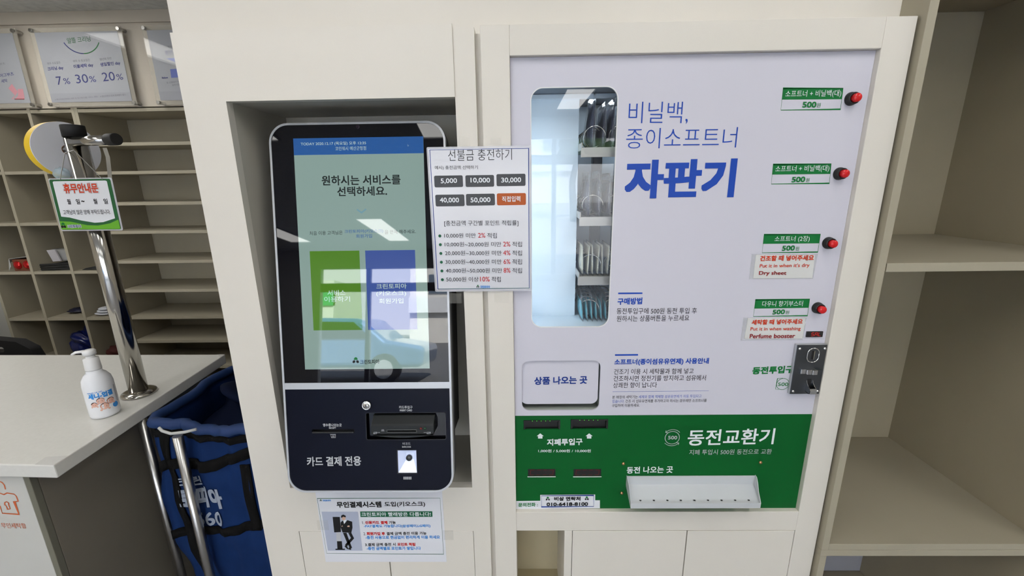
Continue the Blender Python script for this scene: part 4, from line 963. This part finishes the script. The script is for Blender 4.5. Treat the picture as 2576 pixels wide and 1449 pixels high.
t = thing('white_cloth', 'folded white cloth in the fifth row cubby beside the steel pole', 'cloth', (-2.58, 1.68, c3z))
wc = mat('white_cloth', (.55, .56, .60), .8)
for i in range(3): lump(wc, (-2.645+.008*i, 1.665, c3z+.012+i*.016), (.065-.006*i, .045, .010), 'fold', t, seed=8+i, amp=.08)
c4z = SH(zs[5])
o = lump(mat('blue_bin_bag', (.008, .014, .09), .22, bump=.8, bscale=18), (-2.86, 1.69, c4z+.105), (.085, .065, .085), 'bin_bag', seed=11, amp=.22, seg=26, rings=18); tag(o, 'crumpled dark blue plastic bag in the bottom visible cubby', 'bag')
o = lump(mat('dark_red_cloth', (.06, .01, .008), .8), (-2.66, 1.68, c4z+.045), (.05, .05, .035), 'red_cloth', seed=13); tag(o, 'dark red cloth low in the bottom visible cubby by the pole', 'cloth')

# ================================================================== COUNTER
ct = thing('counter', 'white stone topped service counter with grey side panel', 'counter', (-2.2, .38, 0))
CZ = .87
poly = [(-1.183, .016), (-1.226, .728), (-3.35, .762), (-3.35, .10)]
MB().prism([(a, b, CZ) for a, b in poly], (0, 0, -.038)).build('worktop', counter_top, ct, .003)
MB().prism([(-1.290, .058, 0), (-1.290, .69, 0), (-3.3, .72, 0), (-3.3, .13, 0)], (0, 0, CZ-.0385)).build('base_cabinet', counter_side, ct, .001)
box('edge_board', mat('counter_edge', (.155, .15, .115), .5), -1.306, -1.2895, .040, .057, .0, CZ-.039, ct, .001)
MB().prism([(-1.3065, .040, .02), (-3.3, .112, .02), (-3.3, .125, .02), (-1.3065, .055, .02)], (0, 0, CZ-.0605)).build('front_panel', white_panel, ct, .001)
dirv = Vector((-3.3+1.3065, .112-.040, 0)).normalized()
PCF = Pl((-1.3065, .0397, 0), -dirv, (0, 0, 1))
q = Print(PCF, .0003)
cp = INK['copper']
q.line(cp, [(0, 1211), (6, 1214), (11, 1220), (14, 1231)], .0032)
q.line(cp, [(0, 1240.5), (10, 1244), (18, 1240), (36, 1243), (41, 1248), (46, 1261), (36, 1262), (48, 1294), (6, 1291), (0, 1272)], .0032)
q.line(cp, [(-6, 1243), (-10, 1250), (-14, 1262)], .0032)
q.line(cp, [(19, 1281), (16, 1273), (12, 1270), (12, 1264), (17, 1262), (22, 1265), (22, 1270), (26, 1280)], .0028, 0, True)
q.t('무인세탁함', cp, (6, 1328), (68, 1329), 13, -.002)
q.flush(ct)
for nm, pts in (('corner_tape', [(-1.183, .016), (-1.186, .055), (-1.24, .05), (-1.235, .019)]), ('corner_tape', [(-1.2245, .70), (-1.226, .728), (-1.26, .728)])):
    MB().prism([(a, b, CZ+.0003) for a, b in pts], (0, 0, .0004)).build(nm, corner_film, ct)

# pump bottle
bx, by = -1.283, .262
bt = thing('pump_bottle', 'white pump bottle with cartoon children label on the counter', 'bottle', (bx, by, CZ))
MB0 = Matrix.Translation((bx, by, CZ+.0003))
MB().lathe([(.030, 0), (.035, .003), (.0365, .01), (.0365, .105), (.034, .122), (.026, .136), (.019, .142), (.0185, .150)], MB0, 48).build('body', mat('bottle_white', (.80, .81, .84), .16, spec=.5), bt)
col = MB().lathe([(.0188, .1505), (.0192, .153), (.0180, .186), (.013, .188), (.011, .1885), (.011, .196)], MB0, 40).build('collar', whitep, bt)
hd = MB().lathe([(.0115, .1965), (.0155, .198), (.0160, .209), (.013, .2125), (0, .213)], MB0, 32)
hd.build('pump_head', whitep, bt)
MB().tube([(bx-.008, by-.003, CZ+.2095), (bx-.03, by-.010, CZ+.2085), (bx-.040, by-.013, CZ+.203)], .0048, 12, r2=.003).build('nozzle', whitep, bt)
MB().tube([(bx, by, CZ+.18), (bx, by, CZ+.2)], .006, 12).build('stem', whitep, bt)
# label printing wrapped on the bottle
def wrap(co, lay=None):
    R = .0367; phi0 = math.atan2(CAM[1]-by, CAM[0]-bx)
    return [(bx+(R+(lay[i] if lay is not None else 0))*math.cos(phi0+x/R), by+(R+(lay[i] if lay is not None else 0))*math.sin(phi0+x/R), CZ+.0003+z) for i, (x, z) in enumerate(co)]
def wtext(s, m_, x0, x1, z0, z1, bold=.03):
    co, fs = text_mesh(s, bold); lo = co.min(0); hi = co.max(0); q = (co-lo)/(hi-lo)
    me = bpy.data.meshes.new('lettering'); me.from_pydata(wrap([(x0+(x1-x0)*a, z0+(z1-z0)*b) for a, b in q], LAY), [], fs); finish('lettering', me, m_, bt)
def wpoly(pts, m_, name='picture', e=.0):
    me = bpy.data.meshes.new(name); v = wrap(pts)
    v = [(bx+(x-bx)*(1+e), by+(y-by)*(1+e), z) for x, y, z in v]; me.from_pydata(v, [], [tuple(range(len(v)))]); finish(name, me, m_, bt)
wtext('HAND-UP GEL', INK['sky'], -.030, .006, .0865, .0905, .02)
wtext('세니-업겔', INK['sky'], -.030, .029, .068, .086, .06)
skin = mat('ink_face', (.72, .42, .33), .5); hair = mat('ink_hair', (.06, .025, .02), .5)
for i, (cx, cz, r) in enumerate(((-.004, .060, .0095), (-.020, .050, .008), (.018, .052, .0098), (.002, .040, .0105))):
    wpoly(circ(cx, cz, r, 14), skin, 'printed_face', .006); wpoly([(cx+r*1.02*math.cos(a), cz+r*1.05*math.sin(a)) for a in [math.radians(d) for d in range(10, 171, 20)]], hair, 'printed_hair', .012)
    for sx in (-1, 1):
        wpoly(circ(cx+sx*r*.38, cz-.0005, .0009, 6), hair, 'printed_eye', .012); wpoly(circ(cx+sx*r*.85, cz-r*.95, r*.3, 8), skin, 'printed_hand', .006)
wpoly(circ(.029, .034, .0085, 18), INK['sky'], 'printed_badge', .006)
wpoly([(.036, .04), (.042, .04), (.042, .095), (.036, .095)], mat('ink_fine_print_grey', (.45, .46, .5), .5), 'fine_print', .004)

# stainless post with arm, on the counter
px_, py_ = -1.293, .393
ps = thing('steel_post', 'polished stainless steel post with a side arm standing on the counter', 'post', (px_, py_, CZ))
R_ = .0262
MB().tube([(px_, py_, CZ), (px_, py_, 1.697)], R_, 40).build('pole', steel, ps)
MB().lathe([(.048, 0), (.050, .003), (.047, .009), (.038, .013), (.029, .0145), (.0276, .0145)], Matrix.Translation((px_, py_, CZ+.0003)), 40).build('base_flange', steel, ps)
MB().lathe([(.0275, -.03), (.0275, .0), (.0265, .003), (0, .0035)], Matrix.Translation((px_, py_, 1.7245)), 36).build('end_cap', black_rubber, ps, label='black end cap')
aend = Vector((-1.140, .335, 1.680)); ast = Vector((px_-.20, py_+.07, 1.667))
MB().tube([(px_+.01, py_-.02, 1.680), tuple(aend)], .0138, 24).build('arm', steel, ps)
MB().tube([tuple(aend-Vector((.004, -.001, 0))), tuple(aend+Vector((.030, -.010, 0)))], .0162, 24).build('arm_cap', black_rubber, ps, .002)
# ribbon reel behind the post
ax = Vector((.93, -.36, 0)).normalized()
rc = P(169, 377, .46)
rot = ax.to_track_quat('Z', 'Y').to_matrix().to_4x4()
re = thing('ribbon_reel', 'large white reel of yellow ribbon hanging behind the steel post', 'reel', tuple(rc))
MR = Matrix.Translation(rc) @ rot
RR = .082
pin = []
def annulus(r0, r1, z0, z1, seg=64):
    b = MB(); b.lathe([(r0, z0), (r1, z0), (r1, z1), (r0, z1), (r0, z0)], MR, seg, False); return b
o1 = annulus(.014, RR, .0, .003).build('front_flange', mat('reel_white', (.80, .80, .84), .45), re)
annulus(.014, RR-.006, -.036, -.033).build('back_flange', MATS['reel_white'], re)
annulus(.030, RR+.0003, -.0325, -.0005).build('ribbon_winding', mat('yellow_ribbon', (.82, .55, .012), .45), re, label='yellow ribbon')
annulus(.0125, .0142, -.029, .004, 32).build('core', mat('brown_card_core', (.20, .09, .035), .7), re)
MB().tube([tuple(rc-ax*.04), tuple(Vector((px_, py_, 1.667))-ax*.02)], .005, 16).build('axle', satin, ps)
st = MB()
pts = [P(258, 372, .50), P(266, 395, .50), P(270, 430, .49), P(273, 470, .48), P(276, 520, .47)]
for a, b in zip(pts, pts[1:]): st.add([a, b, b+Vector((.010, .004, 0)), a+Vector((.010, .004, 0))], [(0, 1, 2, 3)])
o = st.build('loose_strand', mat('pale_ribbon', (.5, .48, .42), .5), re); o.modifiers.new('s', 'SOLIDIFY').thickness = .0008
# clear ball
o = lump(mat('clear_blue_ball', (.55, .72, .78), .08, alpha=.42), tuple(P(155, 437, .43)), (.022, .018, .019), 'plastic_bauble', seed=4, amp=.1); tag(o, 'clear pale blue crumpled plastic bauble in front of the white reel', 'bauble')
# hanging sign on a bead chain
PS = Pl((-1.30, .345, 1.50), (1, -.03, 0), (0, .02, 1))
sg = thing('hanging_sign', 'green and white laminated closing day sign hung on a chain from the steel post', 'sign', tuple(PS.o))
g4 = [PS.uv(*p) for p in ((125, 452), (290, 443), (300, 578), (150, 583))]
gu0, gu1, gv1, gv0 = (g4[0][0]+g4[3][0])/2, (g4[1][0]+g4[2][0])/2, (g4[0][1]+g4[1][1])/2, (g4[2][1]+g4[3][1])/2
plate('laminate', [rrect(gu0, gu1, gv0, gv1, .006, 5)], .0008, PS, 0, lam_edge, sg)
su, ev = .0035, .0035
w_, h_ = gu1-gu0, gv1-gv0
plate('card', [rrect(gu0+su, gu1-su*1.6, gv0+ev, gv1-ev, .005, 5)], .0008, PS, .0008, mat('sign_green', (.012, .10, .03), .3), sg, label='dark green card')
q = Print(Pl(PS.at(0, 0, .0008), PS.eu, PS.ev), .0003)
def sq(a, b): return (gu0+w_*a, gv0+h_*b)
q.uvpoly(mat('ink_lime', (.12, .38, .02), .4), [sq(.025, .03), sq(.965, .03), sq(.965, .21), sq(.82, .14), sq(.62, .10), sq(.45, .11), sq(.2, .18), sq(.025, .19)])
q.uvpoly(mat('ink_sign_white', (.74, .75, .78), .4), [sq(.07, .28), sq(.20, .26), sq(.38, .20), sq(.58, .155), sq(.72, .165), sq(.92, .235), sq(.92, .93), sq(.90, .945), sq(.09, .945), sq(.07, .93)], 1)
def qt(s_, m_, a0, b0, a1, b1, bold=0, k=2):
    co, fs = text_mesh(s_, bold); lo = co.min(0); hi = co.max(0); r = (co-lo)/(hi-lo)
    q._add(m_, [sq(a0+(a1-a0)*x, b0+(b1-b0)*y) for x, y in r], fs, k, q.key(''), LAY)
qt('휴무안내문', INK['pale'], .205, .705, .775, .915, .08, 2); qt('휴무안내문', INK['orange'], .22, .72, .76, .90, .03, 3)
for s_, a, b in (('월', .225, .28), ('일', .365, .425), ('~', .45, .50), ('월', .64, .70), ('일', .80, .865)):
    if s_ == '~': qt(s_, INK['black'], a, .55, b, .58, .03)
    else: qt(s_, INK['black'], a, .51, b, .61, .02)
qt('고객님의 많은 양해 부탁드립니다.', INK['black'], .12, .315, .87, .405, .01)
qt('크린토피아', INK['white'], .13, .055, .36, .125, .10, 2); qt('크린토피아', INK['navy'], .135, .06, .355, .12, .03, 3)
q.uvpoly(INK['green'], [sq(.055+.03*math.cos(a)+.015, .12+.045*math.sin(a)) for a in [math.radians(d) for d in range(0, 181, 30)]], 2)
q.uvpoly(INK['black'], circ(*sq(.05, .085), .004, 8), 2); q.uvpoly(INK['black'], circ(*sq(.09, .085), .004, 8), 2)
q.flush(sg)
def chain(a, b, n, nm='bead_chain', sag=.0):
    m_ = MB()
    for i in range(n+1):
        p = a.lerp(b, i/n)+Vector((0, 0, -sag*math.sin(math.pi*i/n))); m_.ell(tuple(p), (.0013, .0013, .0013), seg=6, rings=4)
    return m_.build(nm, satin, sg)
top = Vector((px_+.032, py_-.045, 1.655))
chain(top, PS.at(gu0+w_*.86, gv1-.004, .002), 40)
chain(Vector((px_-.030, py_-.012, 1.65)), PS.at(gu0+w_*.20, gv1-.004, .002), 36)
chain(top, Vector((px_-.030, py_-.012, 1.65)), 26)

# office chair behind the counter
oc = thing('office_chair', 'black office chair backrest showing behind the counter at far left', 'chair', (-2.55, 1.02, 0))
PH = front(1.0)
pts = [(-2.86, .50), (-2.35, .50), (-2.335, .72), (-2.36, .80), (-2.42, .838), (-2.55, .852), (-2.75, .845), (-2.84, .80)]
hl = rrect(-2.66, -2.488, .785, .812, .012, 5)
plate('backrest', [pts, hl], .045, PH, .02, mat('chair_black', (.008, .008, .009), .6), oc, .012)
MB().box(-2.84, -2.36, .78, 1.24, .44, .50).build('seat', MATS['chair_black'], oc, .02)
MB().tube([(-2.6, 1.01, .05), (-2.6, 1.01, .44)], .025, 16).build('column', blackp, oc)
for k in range(5):
    a = k*1.2566; w_0 = MB().tube([(-2.6, 1.01, .08), (-2.6+.26*math.cos(a), 1.01+.26*math.sin(a), .055)], .018, 10).build('leg', blackp, oc)
    MB().ell((-2.6+.26*math.cos(a), 1.01+.26*math.sin(a), .025), (.025, .025, .025), seg=10, rings=6).build('caster', blackp, w_0)

# ================================================================== LAUNDRY CART with blue bag
lc = thing('laundry_cart', 'steel tube frame cart standing between the counter and the kiosk cabinet', 'cart', (-.95, .45, 0))
t1, t2 = (-1.213, .30), (-1.018, .20)
for x, y, z1 in ((t1[0], t1[1], .832), (t2[0], t2[1], .833)): MB().tube([(x, y, .03), (x, y, z1)], .0135, 20).build('upright_tube', satin, lc)
for x, y in ((-1.20, .74), (-.70, .74)): MB().tube([(x, y, .03), (x, y, .80)], .0125, 16).build('upright_tube', satin, lc)
MB().tube([(-1.20, .30, .10), (-1.2, .74, .10)], .0115, 14).build('base_tube', satin, lc); MB().tube([(-1.018, .20, .10), (-.70, .25, .10)], .0115, 14).build('base_tube', satin, lc)
wr = [P(400, 1076, .19), P(408, 1084, .185), P(430, 1091, .18), P(465, 1087, .18), P(494, 1080, .19)]
MB().tube(wr, .0042, 10).build('wire_hook', mat('pale_wire', (.5, .5, .48), .4), lc)
for x, y in ((t1[0], t1[1]), (t2[0], t2[1]), (-1.20, .74), (-.70, .74)):
    MB().tube([(x-.012, y, .03), (x+.012, y, .03)], .03, 18).build('caster', black_rubber, lc)

lbag = thing('laundry_bag', 'large navy blue laundry collection bag with black straps hung in the cart', 'bag', (-.92, .45, .15))
def frontY(x): return .245-.11*(x+1.14)*(1 if x > -1.14 else 0)
def bagshell(x0, x1, yb, zb, zt, nx=26, nz=22):
    vs = []; fs = []
    per = []
    for i in range(nx+1): x = x0+(x1-x0)*i/nx; per.append((x, None))
    path = [(x0+(x1-x0)*i/nx, frontY(x0+(x1-x0)*i/nx)) for i in range(nx+1)]
    path += [(x1, frontY(x1)+(yb-frontY(x1))*i/14) for i in range(1, 15)]
    path += [(x1+(x0-x1)*i/nx, yb) for i in range(1, nx+1)]
    path += [(x0, yb+(frontY(x0)-yb)*i/14) for i in range(1, 14)]
    n = len(path); cx, cy = (x0+x1)/2, (.2+yb)/2
    for j in range(nz+1):
        t_ = j/nz; z = zb+(zt-zb)*t_
        for i, (x, y) in enumerate(path):
            bul = .012*math.sin(math.pi*t_)*1.0; shrink = 1-.10*(1-t_)**2
            wv = .006*math.sin(i*.9+t_*5)*(.3+t_)+.004*math.sin(i*2.1-t_*9)+.004*math.sin(t_*22+i*.3)
            dx, dy = x-cx, y-cy; L_ = math.hypot(dx, dy); s_ = shrink+(bul+wv)/L_
            vs.append((cx+dx*s_, cy+dy*s_, z+.006*math.sin(i*.35)))
    for j in range(nz):
        for i in range(n): fs.append((j*n+i, j*n+(i+1) % n, (j+1)*n+(i+1) % n, (j+1)*n+i))
    fs.append([i for i in range(n)][::-1])
    return MB().add(vs, fs, None, True), [vs[nz*n+i] for i in range(n)], vs, n
bs, rimp, bv, bn = bagshell(-1.14, -.72, .84, .16, .835)
bo = bs.build('bag_body', bluebag, lbag); bo.modifiers.new('s', 'SOLIDIFY').thickness = .004
rp = [(x, y, z+.010+.004*math.sin(i*.8)) for i, (x, y, z) in enumerate(rimp)]
MB().tube(rp+[rp[0]], .016, 12, caps=False).build('rim_roll', mat('blue_rim', (.006, .028, .11), .7, bump=.5, bscale=30), lbag, label='rolled blue rim')
def strap_on(idx, zlo, zhi, name='strap'):
    """webbing that follows the bag wall"""
    vs = []; fs = []
    n = bn; nz = 22
    def pt(i, z):
        t_ = max(0, min(.9999, (z-.16)/.675))*nz; j = int(t_); f = t_-j
        a = Vector(bv[j*n+int(i) % n]).lerp(Vector(bv[(j+1)*n+int(i) % n]), f); b = Vector(bv[j*n+(int(i)+1) % n]).lerp(Vector(bv[(j+1)*n+(int(i)+1) % n]), f)
        p = a.lerp(b, i-int(i)); c = Vector((-.93, .48, p.z)); d = (p-c).normalized(); return p+d*.0045
    k = 0
    st_ = idx
    for q_, (i, za, zb_) in enumerate(st_):
        vs += [pt(i, za), pt(i, zb_)]
    for q_ in range(len(st_)-1): fs.append((2*q_, 2*q_+2, 2*q_+3, 2*q_+1))
    o = MB().add(vs, fs, None, True).build(name, strap, lbag); s_ = o.modifiers.new('s', 'SOLIDIFY'); s_.thickness = .003; s_.offset = 0
strap_on([(i*.5, .672+i*.0018+.008*math.sin(i*.2), .708+i*.0018+.008*math.sin(i*.2)) for i in range(0, 54)], 0, 0)
strap_on([(i*.5, .425+i*.0018, .457+i*.0018) for i in range(0, 54)], 0, 0)
strap_on([(i*.5, .805, .828) for i in range(0, 54)], 0, 0)
for i0, za_, zb_ in ((2.6, .17, .82), (17.8, .49, .73)):
    st = []
    zz = [za_+(zb_-za_)*k/16 for k in range(17)]
    n = bn
    vs = []; fs = []
    for k, z in enumerate(zz):
        t_ = max(0, min(.9999, (z-.16)/.675))*22; j = int(t_); f = t_-j
        for ii in (i0, i0+1.9):
            a = Vector(bv[j*n+int(ii)]).lerp(Vector(bv[(j+1)*n+int(ii)]), f); b = Vector(bv[j*n+int(ii)+1]).lerp(Vector(bv[(j+1)*n+int(ii)+1]), f)
            p = a.lerp(b, ii-int(ii)); vs.append(p+Vector((0, -.0048, 0)))
    for k in range(16): fs.append((2*k, 2*k+1, 2*k+3, 2*k+2))
    o = MB().add(vs, fs, None, True).build('strap', strap, lbag); s_ = o.modifiers.new('s', 'SOLIDIFY'); s_.thickness = .003; s_.offset = 0
# printed letters on the bag front, following the cloth
def bagtext(s_, x0, x1, z0, z1, bold=.04):
    co, fs = text_mesh(s_, bold); lo = co.min(0); hi = co.max(0); r = (co-lo)/(hi-lo); vs = []
    n = bn
    for li, (a, b) in enumerate(r):
        x = x0+(x1-x0)*a; z = z0+(z1-z0)*b+.10*(x-x0)
        t_ = max(0, min(.9999, (z-.16)/.675))*22; j = int(t_); f = t_-j
        best = None
        for i in range(26):
            p = Vector(bv[j*n+i]).lerp(Vector(bv[(j+1)*n+i]), f); p2 = Vector(bv[j*n+i+1]).lerp(Vector(bv[(j+1)*n+i+1]), f)
            if p.x <= x <= p2.x: best = p.lerp(p2, (x-p.x)/(p2.x-p.x)); break
        y = best.y if best else .22
        vs.append((x, y-.0035-LAY[li], z))
    me = bpy.data.meshes.new('lettering'); me.from_pydata(vs, [], fs); finish('lettering', me, mat('ink_bag_white', (.30, .34, .42), .6), lbag)
# contents: dark cloth heaped inside
lump(bagdark, (-.93, .56, .74), (.17, .20, .17), 'contents', lbag, seed=21, amp=.22, seg=30, rings=20, label='dark navy cloth inside')
bagtext('크린', -1.075, -1.0, .635, .668); bagtext('토피아', -1.085, -.93, .553, .628, .05); bagtext('560', -1.045, -.945, .490, .540, .02)

print('objects', len(bpy.data.objects))
